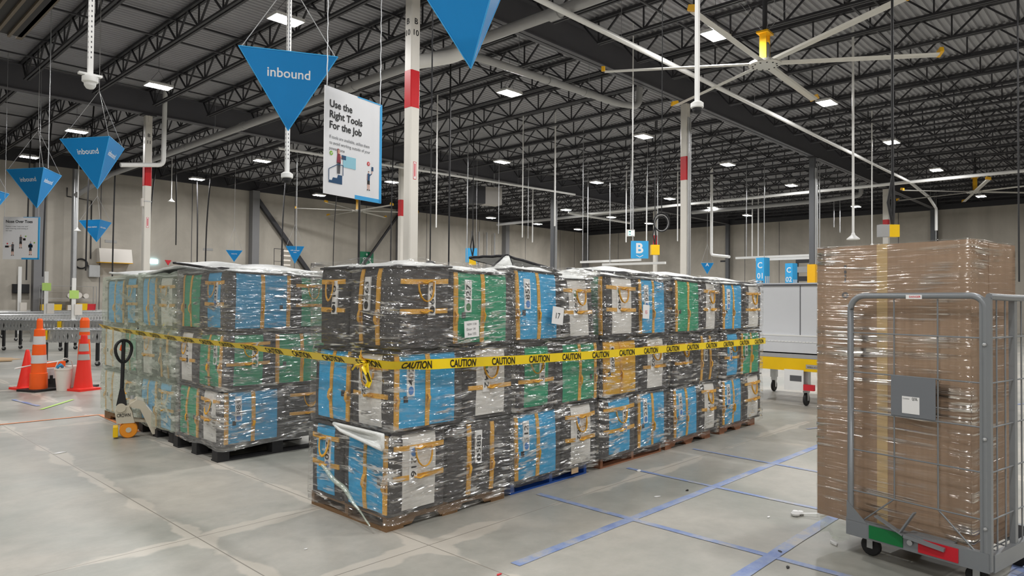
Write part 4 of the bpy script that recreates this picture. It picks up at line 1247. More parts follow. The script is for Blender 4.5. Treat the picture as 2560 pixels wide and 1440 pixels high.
f = frame((-0.022, 1.01, 0.42), (0, -1, 0), (0, 0, 1))
mb.poly([f(-0.06, -0.04), f(0.12, -0.04), f(0.12, 0.05), f(-0.06, 0.05)], 'grey_ink')
mb.build('hanging_sheet', cart)
MB().box((-0.03, 0.70, 0.25), (0.03, 0.86, 0.34), 'red_ink').build('brake_pedal', cart)
# ================================================================ hanging signs
def pyramid(label, c, zt, za, ang, words, side=1.2, size=0.13, rope_top=8.17, right_word=True):
    """inverted three-sided pyramid; ang = direction of its front top edge"""
    t = thing('pyramid_sign', label, 'hanging sign', (c[0], c[1], za), 0, 'blue pyramid signs hanging over the floor')
    e = Vector((math.cos(ang), math.sin(ang), 0))
    nrm = Vector((-e.y, e.x, 0))                          # away from the viewer
    if nrm.dot(Vector((c[0], c[1], 0))) < 0: nrm = -nrm
    h = zt - za
    A = -e * side / 2 - nrm * side * 0.2887 + Vector((0, 0, h))
    B = e * side / 2 - nrm * side * 0.2887 + Vector((0, 0, h))
    C_ = nrm * side * 0.5774 + Vector((0, 0, h))
    Z = Vector((0, 0, 0))
    for nm, P0, P1 in (('front', A, B), ('side', B, C_), ('rear', C_, A)):
        fn = (P1 - P0).cross(Z - P0).normalized()
        ctr = (P0 + P1 + Z) / 3
        if fn.dot(Vector((ctr.x, ctr.y, 0))) < 0: fn = -fn
        f = MB().prism([P0, P1, Z], fn * -0.008, 'sign_blue').build('face', t)
        if words and (nm == 'front' or right_word):
            x = (P1 - P0).normalized(); y = (((P0 + P1) / 2) - Z).normalized()
            mid = (P0 + P1) / 2
            mb = MB()
            for i, wd in enumerate(words):
                mb.text(wd, size, frame(mid - y * (side * 0.27 + i * size * 1.25) + fn * 0.002, x, y), 'sign_white', 0.012, 'c')
            mb.build('lettering', f)
    mb = MB()
    for p, q in ((A, Z), (B, Z), (C_, Z), (A, B), (B, C_), (C_, A)): mb.tube([p, q], 0.007, 'sign_blue_light', 6)
    mb.build('edge', t)
    top = Vector((0, 0, h + 1.05))
    mb = MB()
    for p in (A, B, C_): mb.tube([p * 0.95 + Vector((0, 0, h * 0.05)), top], 0.006, 'pipe_grey', 5)
    mb.tube([top, Vector((0, 0, rope_top - za))], 0.007, 'pipe_grey', 5)
    mb.build('rope', t)
    return t
D = math.radians
pyramid('large blue inverted pyramid sign reading inbound beside the poster', (4.58, 8.38), 4.75, 3.82, D(-28.5), ['inbound'], size=0.165)
pyramid('blue pyramid sign at the top edge, only its lower tip in view', (4.45, 4.74), 4.90, 3.79, D(-74), ['inbound'], size=0.165, side=1.24)
pyramid('blue pyramid sign reading inbound on two faces left of the B 11 column', (4.5, 16.0), 4.82, 3.84, D(-60), ['inbound'], size=0.16)
pyramid('blue pyramid sign reading inbound above the posture poster', (4.52, 20.95), 4.82, 3.87, D(-62), ['inbound'], size=0.16)
pyramid('blue pyramid sign cut off by the left edge of the view', (4.3, 25.9), 4.80, 3.87, D(-64), ['inbound'], size=0.16)
pyramid('blue pyramid sign reading induct station before the left wall', (9.15, 32.5), 4.80, 3.92, D(-66), ['induct station'], size=0.105)
pyramid('small blue pyramid sign reading returns, far off over the left stacks', (14.05, 30.35), 3.75, 3.25, D(-25), ['returns'], side=0.68, size=0.08)
pyramid('blue pyramid sign reading shift manager desk beside the steel brace', (16.45, 29.3), 4.03, 3.25, D(-29), ['shift manager', 'desk'], side=0.8, size=0.075)
pyramid('small blue pennant sign with the letter A beyond the far stacks', (35.0, 18.2), 3.75, 3.16, D(-62), ['A'], side=0.66, size=0.26, rope_top=8.17)

def poster(name, label, p0, p1, z0, z1, content, chain_top=8.17):
    """flat two-skin poster hanging from two chains; p0 left, p1 right (plan)"""
    t = thing(name, label, 'hanging sign', (p0[0], p0[1], z0))
    w_ = Vector((p1[0] - p0[0], p1[1] - p0[1], 0)); wd = w_.length; x = w_.normalized(); h = z1 - z0
    nrm = x.cross(Vector((0, 0, 1)))
    def F(a, b, o=0.0): return x * a + Vector((0, 0, b)) + nrm * o
    MB().prism([F(0, 0), F(wd, 0), F(wd, h), F(0, h)], nrm * -0.012, 'sign_white').build('board', t)
    mb = MB()
    mb.prism([F(wd - 0.035, 0, .002), F(wd + 0.006, 0, .002), F(wd + 0.006, h, .002), F(wd - 0.035, h - .03, .002)], nrm * -0.016, 'sign_blue_light')
    mb.prism([F(wd * 0.52, -0.002, .002), F(wd, -0.002, .002), F(wd, 0.045, .002), F(wd * 0.52, 0.045, .002)], nrm * -0.016, 'sign_blue_light')
    mb.prism([F(wd * 0.55, h - 0.012, .002), F(wd, h - 0.012, .002), F(wd, h + .002, .002), F(wd * 0.55, h + .002, .002)], nrm * -0.016, 'sign_blue_light')
    mb.build('blue_border', t)
    for a in (0.03, wd - 0.03):
        mb = MB()
        n = 40
        ln = chain_top - z1
        pts = [F(a, h - 0.015 + ln * i / n) + nrm * (0.004 if i % 2 else -0.004) for i in range(n + 1)]
        mb.tube(pts, 0.006, 'galv', 5)
        mb.build('chain', t)
    content(t, F, wd, h, nrm, x)
    return t
def person(mb, f, o, s, pose, shirt, legs, skin='skin_ink'):
    """tiny printed figure on a poster: f maps (a, b); o foot centre; s = height"""
    def q(pts, m): mb.poly([f(o[0] + a * s, o[1] + b * s) for a, b in pts], m)
    q([(0.035 * math.cos(2 * PI * i / 10) , 0.93 + 0.05 * math.sin(2 * PI * i / 10)) for i in range(10)], skin)
    q([(-0.04, 0.95), (0.04, 0.95), (0.035, 0.985), (-0.035, 0.985)], 'black_ink')
    q([(-0.085, 0.50), (0.085, 0.50), (0.10, 0.82), (0.03, 0.87), (-0.03, 0.87), (-0.10, 0.82)], shirt)
    q([(-0.09, 0.30), (-0.01, 0.30), (0.0, 0.50), (-0.085, 0.50)], legs)
    q([(0.01, 0.30), (0.09, 0.30), (0.085, 0.50), (0.0, 0.50)], legs)
    q([(-0.075, 0.04), (-0.03, 0.04), (-0.02, 0.30), (-0.08, 0.30)], skin)
    q([(0.03, 0.04), (0.075, 0.04), (0.08, 0.30), (0.02, 0.30)], skin)
    q([(-0.13, 0.0), (-0.02, 0.0), (-0.03, 0.05), (-0.09, 0.05)], 'black_ink')
    q([(0.02, 0.0), (0.12, 0.0), (0.09, 0.05), (0.03, 0.05)], 'black_ink')
    if pose == 'up':
        q([(0.07, 0.80), (0.09, 0.74), (0.24, 0.86), (0.21, 0.90)], shirt)
        q([(0.21, 0.88), (0.25, 0.86), (0.29, 1.04), (0.26, 1.06)], skin)
        q([(0.20, 1.02), (0.34, 1.02), (0.34, 1.24), (0.20, 1.24)], 'navy')
        q([(-0.10, 0.80), (-0.06, 0.82), (-0.10, 0.50), (-0.13, 0.50)], skin)
    elif pose == 'hold':
        q([(0.05, 0.78), (0.08, 0.72), (0.24, 0.66), (0.25, 0.70)], skin)
        q([(0.17, 0.58), (0.36, 0.58), (0.36, 0.74), (0.17, 0.74)], 'black_ink')
    elif pose == 'far':
        q([(-0.05, 0.78), (-0.08, 0.72), (-0.30, 0.66), (-0.31, 0.70)], skin)
        q([(-0.55, 0.60), (-0.28, 0.60), (-0.28, 0.74), (-0.55, 0.74)], 'black_ink')
    else:
        q([(-0.16, 0.56), (0.16, 0.56), (0.16, 0.76), (-0.16, 0.76)], 'black_ink')
def tools(t, F, wd, h, nrm, x):
    mb = MB()
    for i, s in enumerate(('Use the', 'Right Tools', 'For the Job')):
        mb.text(s, 0.118, lambda a, b, i=i: F(0.075 + a, h - 0.225 - 0.122 * i + b, 0.003), 'black_ink', 0.022, 'l', 0.97)
    for i, s in enumerate(('If tools are available, utilize them', 'to avoid working outside of your', 'power zone')):
        mb.text(s, 0.053, lambda a, b, i=i: F(0.075 + a, h - 0.585 - 0.066 * i + b, 0.003), 'grey_ink', 0.0, 'l', 0.94)
    mb.build('lettering', t)
    mb = MB()
    f = lambda a, b: F(a, b, 0.003)
    def q(pts, m, o=0.003): mb.poly([F(a, b, o) for a, b in pts], m)
    q([(0.105 + 0.026 * math.cos(2 * PI * i / 16), 0.475 + 0.026 * math.sin(2 * PI * i / 16)) for i in range(16)], 'green_ink')
    q([(0.092, 0.474), (0.102, 0.462), (0.122, 0.486), (0.117, 0.49), (0.102, 0.472), (0.096, 0.478)], 'sign_white', 0.0045)
    q([(0.715 + 0.026 * math.cos(2 * PI * i / 16), 0.455 + 0.026 * math.sin(2 * PI * i / 16)) for i in range(16)], 'red_ink')
    for d in (1, -1): q([(0.705, 0.455 - .012 * d), (0.709, 0.455 - .015 * d), (0.727, 0.455 + .010 * d), (0.722, 0.455 + .014 * d)][::d], 'sign_white', 0.0045)
    q([(0.29, 0.345), (0.50, 0.345), (0.50, 0.48), (0.29, 0.48)], 'pale_blue')
    q([(0.07, 0.135), (0.28, 0.135), (0.28, 0.24), (0.215, 0.24), (0.20, 0.20), (0.135, 0.20), (0.12, 0.165), (0.07, 0.165)], 'navy')
    for a, b in (((0.07, 0.165), (0.07, 0.29)), ((0.07, 0.29), (0.205, 0.36)), ((0.205, 0.36), (0.29, 0.36)), ((0.29, 0.36), (0.29, 0.24))):
        mb.bar(F(*a, .005), F(*b, .005), 0.008, 0.002, 'navy', nrm)
    # woman on the steps with a box
    def w(pts, m): q([(0.20 + a, 0.235 + b) for a, b in pts], m, 0.0045)
    w([(0.0, 0.02), (0.02, 0.02), (0.035, 0.13), (0.035, 0.15), (-0.005, 0.15)], 'grey_ink')
    w([(0.02, 0.02), (0.045, 0.02), (0.05, 0.15), (0.02, 0.15)], 'grey_ink')
    w([(-0.01, 0.14), (0.055, 0.14), (0.045, 0.25), (0.0, 0.255)], 'maroon_ink')
    w([(0.02 + 0.02 * math.cos(2 * PI * i / 10), 0.275 + 0.025 * math.sin(2 * PI * i / 10)) for i in range(10)], 'skin_ink')
    w([(-0.005, 0.26), (0.01, 0.255), (0.012, 0.30), (0.035, 0.305), (0.0, 0.31)], 'maroon_ink')
    w([(0.035, 0.24), (0.04, 0.215), (0.085, 0.20), (0.09, 0.215)], 'skin_ink')
    w([(0.065, 0.195), (0.135, 0.195), (0.135, 0.245), (0.065, 0.245)], 'navy')
    person(mb, lambda a, b: F(a, b, 0.003), (0.72, 0.13), 0.24, 'up', 'navy', 'black_ink')
    mb.build('illustration', t)
poster('safety_poster', 'white hanging poster reading Use the Right Tools For the Job', (4.215, 6.895), (5.14, 7.09), 2.80, 4.03, tools)
def toes(t, F, wd, h, nrm, x):
    mb = MB()
    mb.text('Nose Over Toes', 0.105, lambda a, b: F(0.07 + a, h - 0.16 + b, 0.003), 'black_ink', 0.022, 'l', 0.98)
    for i, s in enumerate(('Position it near "nose over toes"', 'when lowering, avoid twisting at', 'the waist')):
        mb.text(s, 0.046, lambda a, b, i=i: F(0.07 + a, h - 0.27 - 0.058 * i + b, 0.003), 'grey_ink', 0.0, 'l', 0.98)
    mb.build('lettering', t)
    mb = MB()
    f = lambda a, b: F(a, b, 0.003)
    person(mb, f, (0.26, 0.10), 0.36, 'far', 'grey_ink', 'black_ink')
    person(mb, f, (0.47, 0.30), 0.36, 'hold', 'grey_ink', 'black_ink')
    person(mb, f, (0.73, 0.12), 0.36, 'front', 'navy', 'black_ink')
    for a, b, m in ((0.12, 0.42, 'red_ink'), (0.6, 0.62, 'green_ink'), (0.83, 0.45, 'green_ink')):
        mb.poly([f(a + 0.02 * math.cos(2 * PI * i / 10), b + 0.02 * math.sin(2 * PI * i / 10)) for i in range(10)], m)
    mb.build('illustration', t)
poster('safety_poster', 'white hanging poster reading Nose Over Toes at the far left', (4.13, 22.60), (4.80, 21.92), 2.60, 3.74, toes)

# B banner with its lamp-lit exit sign
f_dir = Vector((0.45, -0.46, 0)).normalized()
def banner(name, label, c, wd, h, m, lines, top=8.17, face=f_dir):
    t = thing(name, label, 'hanging sign', c)
    x = face; nrm = x.cross(Vector((0, 0, 1)))
    F = lambda a, b, o=0.0: x * a + Vector((0, 0, b)) + nrm * o
    MB().prism([F(-wd / 2, 0), F(wd / 2, 0), F(wd / 2, h), F(-wd / 2, h)], nrm * -0.02, m).build('board', t)
    mb = MB()
    for s, sz, a, b in lines:
        if s == 'v':
            mb.poly([F(-sz, b + sz * .55, .004), F(-sz, b + sz * .75, .004), F(0, b + .2 * sz, .004), F(sz, b + sz * .75, .004), F(sz, b + sz * .55, .004), F(0, b, .004)], 'sign_white')
        else: mb.text(s, sz, lambda u, v: F(a + u, b + v, 0.004), 'sign_white', 0.03, 'c')
    mb.build('lettering', t)
    if top:
        mb = MB()
        for a in (-wd * 0.42, wd * 0.42): mb.tube([F(a, h), F(a, top - c[2])], 0.008, 'galv', 5)
        mb.build('hanging_wire', t)
    return t
banner('aisle_banner', 'blue hanging sign with a large white letter B and arrow', (22.2, 14.3, 3.23), 0.66, 0.66, 'sign_blue_light', [('B', 0.52, 0, 0.21), ('v', 0.13, 0, 0.04)])
t = banner('exit_sign', 'white lit exit sign on a pole above the B banner', (22.8, 15.1, 4.15), 0.32, 0.27, 'plastic_white', [], None)
mb = MB()
nrm = f_dir.cross(Vector((0, 0, 1)))
F = lambda a, b, o: f_dir * a + Vector((0, 0, b)) + nrm * o
mb.poly([F(-.10, .05, .004), F(.13, .05, .004), F(.13, .22, .004), F(-.10, .22, .004)], 'screen')
mb.poly([F(-.08, .06, .006), F(0.01, .06, .006), F(0.01, .21, .006), F(-.08, .21, .006)], 'sign_green')
mb.poly([F(-.07, .13, .008), F(-.03, .18, .008), F(-.03, .15, .008), F(0, .15, .008), F(0, .11, .008), F(-.03, .11, .008), F(-.03, .08, .008)], 'screen')
mb.build('screen', t)
MB().tube([(0, 0, 0.27), (0, 0, 4.02)], 0.025, 'galv', 8).build('pole', t)
# blue aisle sign behind a hanging pendant
banner('aisle_banner', 'blue hanging sign partly hidden behind a yellow pendant box', (20.6, 21.8, 3.25), 0.5, 0.62, 'sign_blue_light', [], 8.17)
# green eyewash sign on the left wall
t = thing('eyewash_sign', 'green and white emergency eyewash sign on the left wall', 'wall sign', (25.35, YW - 0.02, 3.72))
MB().box((-0.5, -0.02, 0), (0.5, 0.015, 0.88), 'sign_green').build('board', t)
mb = MB()
def q(pts, m, o=-0.023): mb.poly([(a, o, b) for a, b in pts], m)
q([(0, .62), (.07, .71), (0, .81), (-.07, .71)], 'sign_white')
for s in (-1, 1):
    q([(s * .17 + .13 * math.cos(2 * PI * i / 14), .44 + .085 * math.sin(2 * PI * i / 14)) for i in range(14)], 'sign_white')
    q([(s * .17 + .05 * math.cos(2 * PI * i / 12), .44 + .05 * math.sin(2 * PI * i / 12)) for i in range(12)], 'sign_green', -0.025)
    q([(s * .34, .08), (s * .42, .08), (s * .26, .34), (s * .19, .34)][::s], 'sign_white')
mb.build('pictogram', t)
# C 01, C 02 column wraps
for c, s, lab in (((29.25, 12.6), ('C', '01'), 'blue three-dimensional post sign reading C 01 above the white cart'), ((34.2, 13.3), ('C', '02'), 'blue three-dimensional post sign reading C 02 left of the yellow guard')):
    t = thing('aisle_post_sign', lab, 'aisle sign', (c[0], c[1], 0), D(-12))
    MB().box((-0.20, -0.20, 1.2), (0.20, 0.20, 3.55), 'sign_blue_light').build('body', t)
    MB().box((-0.205, -0.205, 0), (0.205, 0.205, 1.2), 'column_grey').build('base', t)
    mb = MB()
    f = frame((-0.204, 0.0, 3.1), (0, -1, 0), (0, 0, 1)); mb.text(s[0], 0.36, f, 'sign_white', 0.02, 'c')
    f = frame((-0.204, 0.0, 2.65), (0, -1, 0), (0, 0, 1)); mb.text(s[1], 0.34, f, 'sign_white', 0.015, 'c')
    for k in range(3): mb.box((-0.13 + k * 0.12, -0.206, 1.3), (-0.07 + k * 0.12, -0.203, 2.75), 'sign_white')
    mb.build('lettering', t)

# ================================================================ big ceiling fans
def fan(label, c, ang, R_=3.35, drop=8.17):
    t = thing('ceiling_fan', label, 'ceiling fan', c, D(ang), 'large six-bladed ceiling fans')
    MB().lathe([(0.0, -0.05), (0.28, -0.05), (0.32, -0.03), (0.32, 0.02), (0.2, 0.05), (0.0, 0.05)], 'alu', 24).build('hub', t)
    mb = MB()
    for k in range(12):
        a = 2 * PI * k / 12
        mb.lathe([(0.0, -0.065), (0.018, -0.06), (0.018, -0.05)], 'steel_dark', 8, (0.24 * math.cos(a), 0.24 * math.sin(a), 0))
    mb.build('hub_bolts', t)
    for k in range(6):
        a = PI / 3 * k
        d = Vector((math.cos(a), math.sin(a), 0)); s = Vector((-math.sin(a), math.cos(a), 0))
        mb = MB()
        sec = [(-0.085, 0.018), (-0.05, 0.032), (0.0, 0.030), (0.085, -0.016), (0.0, -0.012), (-0.05, -0.012)]
        n = len(sec)
        vs = []
        for r_ in (0.26, 0.30, R_ - 0.1):
            sc_ = 0.6 if r_ < 0.28 else 1
            for u, v in sec: vs.append(d * r_ + s * u * sc_ + Vector((0, 0, v * sc_)))
        fs = [(j * n + i, j * n + (i + 1) % n, (j + 1) * n + (i + 1) % n, (j + 1) * n + i) for j in range(2) for i in range(n)] + [tuple(reversed(range(n))), tuple(range(2 * n, 3 * n))]
        mb.add(vs, fs, 'alu')
        b = mb.build('blade', t)
        mb = MB()
        p = d * (R_ - 0.1)
        mb.prism([p - s * 0.10 + Vector((0, 0, 0.035)), p + s * 0.10 - Vector((0, 0, 0.02)), p + s * 0.09 + Vector((0, 0, 0.09)), p - s * 0.07 + Vector((0, 0, 0.13))], d * 0.07, 'yellow_paint')
        mb.build('tip', b)
    mb = MB()
    for x in (-0.10, 0.10): mb.box((x - 0.012, -0.07, 0.05), (x + 0.012, 0.07, 0.62), 'yellow_paint')
    mb.box((-0.17, -0.12, 0.60), (0.17, 0.12, 0.64), 'yellow_paint').box((-0.1, -0.012, 0.05), (0.1, 0.012, 0.4), 'yellow_paint')
    mb.build('motor_bracket', t)
    MB().lathe([(0.0, 0.08), (0.075, 0.08), (0.08, 0.12), (0.08, 0.36), (0.06, 0.42), (0, 0.42)], 'galv', 16, (0.0, -0.02, 0)).build('motor', t)
    MB().tube([(0, 0, 0.64), (0, 0, drop - c[2])], 0.05, 'steel_dark', 10).build('down_rod', t)
    mb = MB()
    for k in range(4):
        a = PI / 4 + PI / 2 * k
        mb.tube([(0.05 * math.cos(a), 0.05 * math.sin(a), 0.66), (0.9 * math.cos(a), 0.9 * math.sin(a), drop - c[2])], 0.004, 'galv', 4)
    mb.tube([(0.12, 0.05, 0.6), (0.2, 0.1, 0.45), (0.12, 0.06, 0.15)], 0.008, 'black_ink', 5)
    mb.build('guy_wire', t)
    return t
fan('big six-bladed ceiling fan with yellow motor bracket nearest, upper right', (13.78, 5.9, 6.5), 3)
fan('far ceiling fan with yellow blade tips above the brown carton', (35.6, 5.9, 6.5), 17)
fan('ceiling fan before the left wall, below the white safety poster', (21.9, 32.3, 6.5), 27)
# ================================================================ pallet jack
pj = thing('pallet_jack', 'cream hand pallet jack with black loop handle under the left stack', 'pallet jack', (2.80, 8.72, 0), 0)
# forks run toward +x under the stack; local frame: x forward, z up
mb = MB()
mb.prism([(-0.10, -0.13, 0.17), (0.08, -0.13, 0.17), (0.05, -0.13, 0.30), (0.02, -0.13, 0.36), (-0.10, -0.13, 0.36), (-0.12, -0.13, 0.30)], (0, 0.20, 0), 'cream')
mb.lathe([(0.0, 0), (0.05, 0.0), (0.05, 0.012), (0, 0.012)], 'cream', 14, (-0.06, -0.145, 0.35), 'y')
mb.build('pump_housing', pj)
mb = MB()
mb.text('CROWN', 0.055, frame((-0.098, -0.133, 0.245), (0.16 / 0.19, 0, 0), (0, 0, 1)), 'black_ink', 0.012, 'l', 0.75)
mb.build('lettering', pj)
MB().lathe([(0.035, 0), (0.035, 0.09)], 'cream', 14, (0.05, -0.03, 0.34)).lathe([(0.022, 0.09), (0.022, 0.13)], 'galv', 12, (0.05, -0.03, 0.34)).build('ram', pj)
hd = MB().prism([(-0.11, -0.03, 0.36), (0.0, -0.03, 0.36), (-0.035, -0.03, 0.56), (-0.075, -0.03, 0.56)], (0, 0.05, 0), 'rubber')
hd.tube([(-0.055, 0, 0.55), (-0.05, 0, 0.80), (-0.045, 0, 1.10)], 0.021, 'rubber', 10)
hd.build('handle_bar', pj)
pts = []
for i in range(20):
    a = 2 * PI * i / 20
    w_ = 0.10 * math.sin(a) * (1 + 0.25 * -math.cos(a)); pts.append((-0.045 + 0.80 * w_, 0.60 * w_, 0.98 + 0.128 * -math.cos(a)))
lp = MB().tube(pts, 0.017, 'rubber', 8, closed=True).build('loop_grip', pj)
MB().bar((-0.06, 0.0, 1.05), (-0.075, 0.02, 0.99), 0.012, 0.03, 'cone_orange').build('release_lever', lp)
for y in (-0.125, -0.055):
    MB().lathe([(0.0, 0), (0.085, 0.0), (0.092, 0.008), (0.092, 0.042), (0.085, 0.05), (0.0, 0.05)], 'jack_wheel', 26, (0.02, y, 0.092), 'y').lathe([(0.03, -0.004), (0.03, 0.0)], 'cream', 14, (0.02, y, 0.092), 'y').build('steer_wheel', pj)
MB().box((-0.135, -0.13, 0.02), (-0.085, 0.05, 0.13), 'safety_yellow').build('toe_guard', pj)
mb = MB()
mb.bar((0.0, -0.06, 0.20), (0.22, -0.06, 0.17), 0.05, 0.03, 'cream').bar((0.0, 0.03, 0.20), (0.22, 0.03, 0.17), 0.05, 0.03, 'cream')
mb.build('linkage', pj)
# sloped frame down to the forks
mb = MB()
mb.prism([(0.03, -0.17, 0.39), (0.10, -0.17, 0.435), (0.17, -0.17, 0.41), (0.40, -0.17, 0.075), (0.50, -0.17, 0.065), (0.50, -0.17, 0.03), (0.26, -0.17, 0.03), (0.13, -0.17, 0.33), (0.05, -0.17, 0.35)], (0, 0.34, 0), 'cream')
mb.build('fork_frame', pj)
MB().prism([(0.19, -0.172, 0.37), (0.255, -0.172, 0.275), (0.255, 0.0, 0.275), (0.19, 0.0, 0.37)], (0.006, 0, 0.004), 'label_white').build('data_plate', pj)
for y in (-0.17, 0.07):
    MB().box((0.45, y, 0.028), (1.45, y + 0.14, 0.082), 'cream').build('fork', pj)
pj.rotation_euler = (0, 0, math.radians(-18))

# ================================================================ cones, buckets and bits at the far left
def cone(label, loc, prof, m, base, bm, stripes=()):
    t = thing('traffic_cone', label, 'traffic cone', loc, R.uniform(0, 1))
    MB().box((-base, -base, 0), (base, base, 0.035), bm).build('base', t)
    MB().lathe(prof, m, 24).build('body', t)
    def rad(z):
        for a, b in zip(prof, prof[1:]):
            if a[1] <= z <= b[1] and b[1] > a[1]: return a[0] + (b[0] - a[0]) * (z - a[1]) / (b[1] - a[1])
        return prof[-1][0]
    for z0, z1, sm in stripes:
        MB().lathe([(rad(z0) + 0.004, z0), (rad((z0 + z1) / 2) + 0.004, (z0 + z1) / 2), (rad(z1) + 0.004, z1)], sm, 24, cap=False).build('reflective_band', t)
    return t
cone('plain red-orange traffic cone, leaning tip, left of the tall banded post', (3.02, 14.42, 0), [(0.15, 0.03), (0.14, 0.05), (0.03, 0.66), (0.02, 0.68)], 'cone_red', 0.19, 'cone_red')
cone('tall orange and white banded delineator post on a black rubber base', (3.1, 14.0, 0), [(0.135, 0.03), (0.13, 0.30), (0.118, 0.305), (0.112, 0.46), (0.104, 0.62), (0.098, 0.78), (0.09, 0.79), (0.078, 1.04), (0.048, 1.06), (0.045, 1.20), (0.03, 1.23)], 'cone_orange', 0.22, 'rubber', ((0.47, 0.61, 'reflective'), (0.79, 0.93, 'reflective')))
cone('tall red cone with grey reflective bands standing before the delineator', (3.66, 13.58, 0), [(0.155, 0.03), (0.145, 0.05), (0.075, 0.66), (0.05, 0.93), (0.045, 0.95)], 'cone_red', 0.20, 'cone_red', ((0.52, 0.62, 'reflective_grey'), (0.67, 0.80, 'reflective_grey')))
cone('second orange delineator with grey bands, hidden behind the red cone', (3.76, 13.93, 0), [(0.12, 0.03), (0.10, 0.6), (0.085, 0.85), (0.08, 1.0), (0.075, 1.01), (0.075, 1.19), (0.05, 1.24)], 'cone_orange', 0.18, 'rubber', ((0.86, 0.93, 'reflective_grey'), (0.99, 1.06, 'reflective_grey')))
b = thing('bucket', 'white plastic bucket between the delineator and the red cone', 'bucket', (3.40, 13.72, 0))
MB().lathe([(0.10, 0.0), (0.135, 0.36), (0.142, 0.36), (0.142, 0.385), (0.13, 0.385), (0.095, 0.02), (0.0, 0.02)], 'plastic_white', 22, cap=False).build('body', b)
MB().tube([(-0.14, 0, 0.36), (-0.10, -0.05, 0.5), (0, -0.07, 0.56), (0.10, -0.05, 0.5), (0.14, 0, 0.36)], 0.008, 'plastic_white', 6).build('handle', b)
o = MB().tube([(3.3, 13.72, 0.40), (3.34, 13.68, 0.45), (3.38, 13.74, 0.41), (3.36, 13.78, 0.44)], 0.03, 'plastic_blue', 6).build('glove'); tag(o, 'crumpled blue glove lying on the rim of the white bucket', 'glove')
o = MB().box((3.50, 13.8, 0), (3.82, 14.05, 0.40), 'plastic_white').build('tote_bin'); tag(o, 'white plastic bin standing behind the white bucket', 'bin')
b = thing('storage_case', 'grey case with dark slots behind the delineator post', 'case', (3.40, 14.45, 0), 0.2)
MB().box((-0.22, -0.14, 0.0), (0.22, 0.14, 0.16), 'rubber').build('base', b)
MB().box((-0.22, -0.14, 0.16), (0.22, 0.14, 0.34), 'reflective').build('body', b)
MB().box((-0.18, -0.145, 0.08), (-0.13, -0.14, 0.22), 'black_ink').box((-0.10, -0.145, 0.08), (-0.05, -0.14, 0.22), 'black_ink').build('slots', b)
o = MB().box((3.30, 14.5, 0.345), (3.62, 14.62, 0.44), 'cone_orange').build('tool_tray'); tag(o, 'orange tray lying on the grey case behind the delineator', 'tray')
o = MB().tube([(2.75, 13.95, 0.40), (3.0, 14.15, 0.42), (3.5, 14.35, 0.46)], 0.012, 'pipe_white', 6).build('broom_stick'); tag(o, 'white stick lying across the delineator post and case', 'stick')
o = MB().box((2.55, 21.0, 0.002), (4.25, 21.9, 0.012), 'cardboard_pale', 0.3).box((2.9, 20.8, 0.012), (4.1, 21.5, 0.05), 'cardboard_pale', -0.2).build('cardboard_sheets'); tag(o, 'flattened cardboard sheets lying on the floor at the far left', 'cardboard')

# ================================================================ expanding skate-wheel conveyors
def conveyor(label, p0, p1, wd, z, legs, m0='galv'):
    t = thing('flex_conveyor', label, 'conveyor', (p0[0], p0[1], 0), math.atan2(p1[1] - p0[1], p1[0] - p0[0]))
    L = math.hypot(p1[0] - p0[0], p1[1] - p0[1])
    for y in (0, wd):
        MB().tube([(0, y, z + 0.03), (L, y, z + 0.03)], 0.022, 'galv', 8).build('side_rail', t)
        mb = MB()
        n = int(L / 0.10)
        for i in range(n):                                 # lattice of the expanding sides
            x = i * L / n
            mb.bar((x, y, z + 0.01), (x + 0.07, y, z - 0.26), 0.05, 0.006, 'galv', (0, 1, 0))
            mb.bar((x + 0.07, y - 0.008, z + 0.01), (x, y - 0.008, z - 0.26), 0.05, 0.006, 'galv', (0, 1, 0))
        mb.build('lattice_side', t)
    mb = MB()
    n = int(L / 0.11)
    for i in range(n):
        x = 0.05 + i * L / n
        mb.tube([(x, 0, z), (x, wd, z)], 0.008, 'galv', 5)
        for k in range(5):
            y = wd * (k + 0.5) / 5
            mb.lathe([(0.0, -0.02), (0.035, -0.02), (0.035, 0.02), (0.0, 0.02)], 'galv', 8, (x, y, z + 0.01), 'y')
    mb.build('skate_wheels', t)
    for x in legs:
        for y in (0.03, wd - 0.03):
            l = MB().box((x - 0.03, y - 0.03, 0.12), (x + 0.03, y + 0.03, z - 0.02), 'rubber').build('leg', t)
            MB().lathe([(0.0, -0.02), (0.055, -0.02), (0.055, 0.02), (0.0, 0.02)], 'rubber', 14, (x, y + 0.01, 0.055), 'y').box((x - 0.03, y - 0.02, 0.05), (x + 0.03, y - 0.012, 0.13), 'galv').build('caster', l)
    for x in (legs[0] + 0.02, legs[-1]):
        MB().box((x - 0.05, -0.06, z - 0.20), (x + 0.05, -0.02, z + 0.02), 'safety_yellow').build('yellow_handle', t)
    return t
conveyor('near silver expanding skate-wheel conveyor behind the traffic cones', (4.1, 19.3), (6.4, 16.6), 0.75, 0.80, (0.35, 1.6, 2.4, 3.3))
conveyor('second silver expanding conveyor reaching the left edge of the view', (2.0, 28.0), (7.0, 22.6), 0.75, 0.86, (1.2, 3.9, 5.6))
conveyor('long silver conveyor parallel to the left wall, farther back', (-1.0, 29.6), (12.5, 29.6), 0.8, 0.92, (1.0, 4.0, 7.0, 10.0, 12.8))
conveyor('rearmost silver conveyor nearest the left wall', (-1.0, 32.6), (13.5, 32.6), 0.8, 0.96, (1.0, 4.0, 7.0, 10.0, 13.0))
o = MB().box((6.4, 18.9, 0.0), (6.9, 19.3, 0.3), 'plastic_green').build('tote_bin'); tag(o, 'green plastic bin under the conveyor, behind the cones', 'bin')
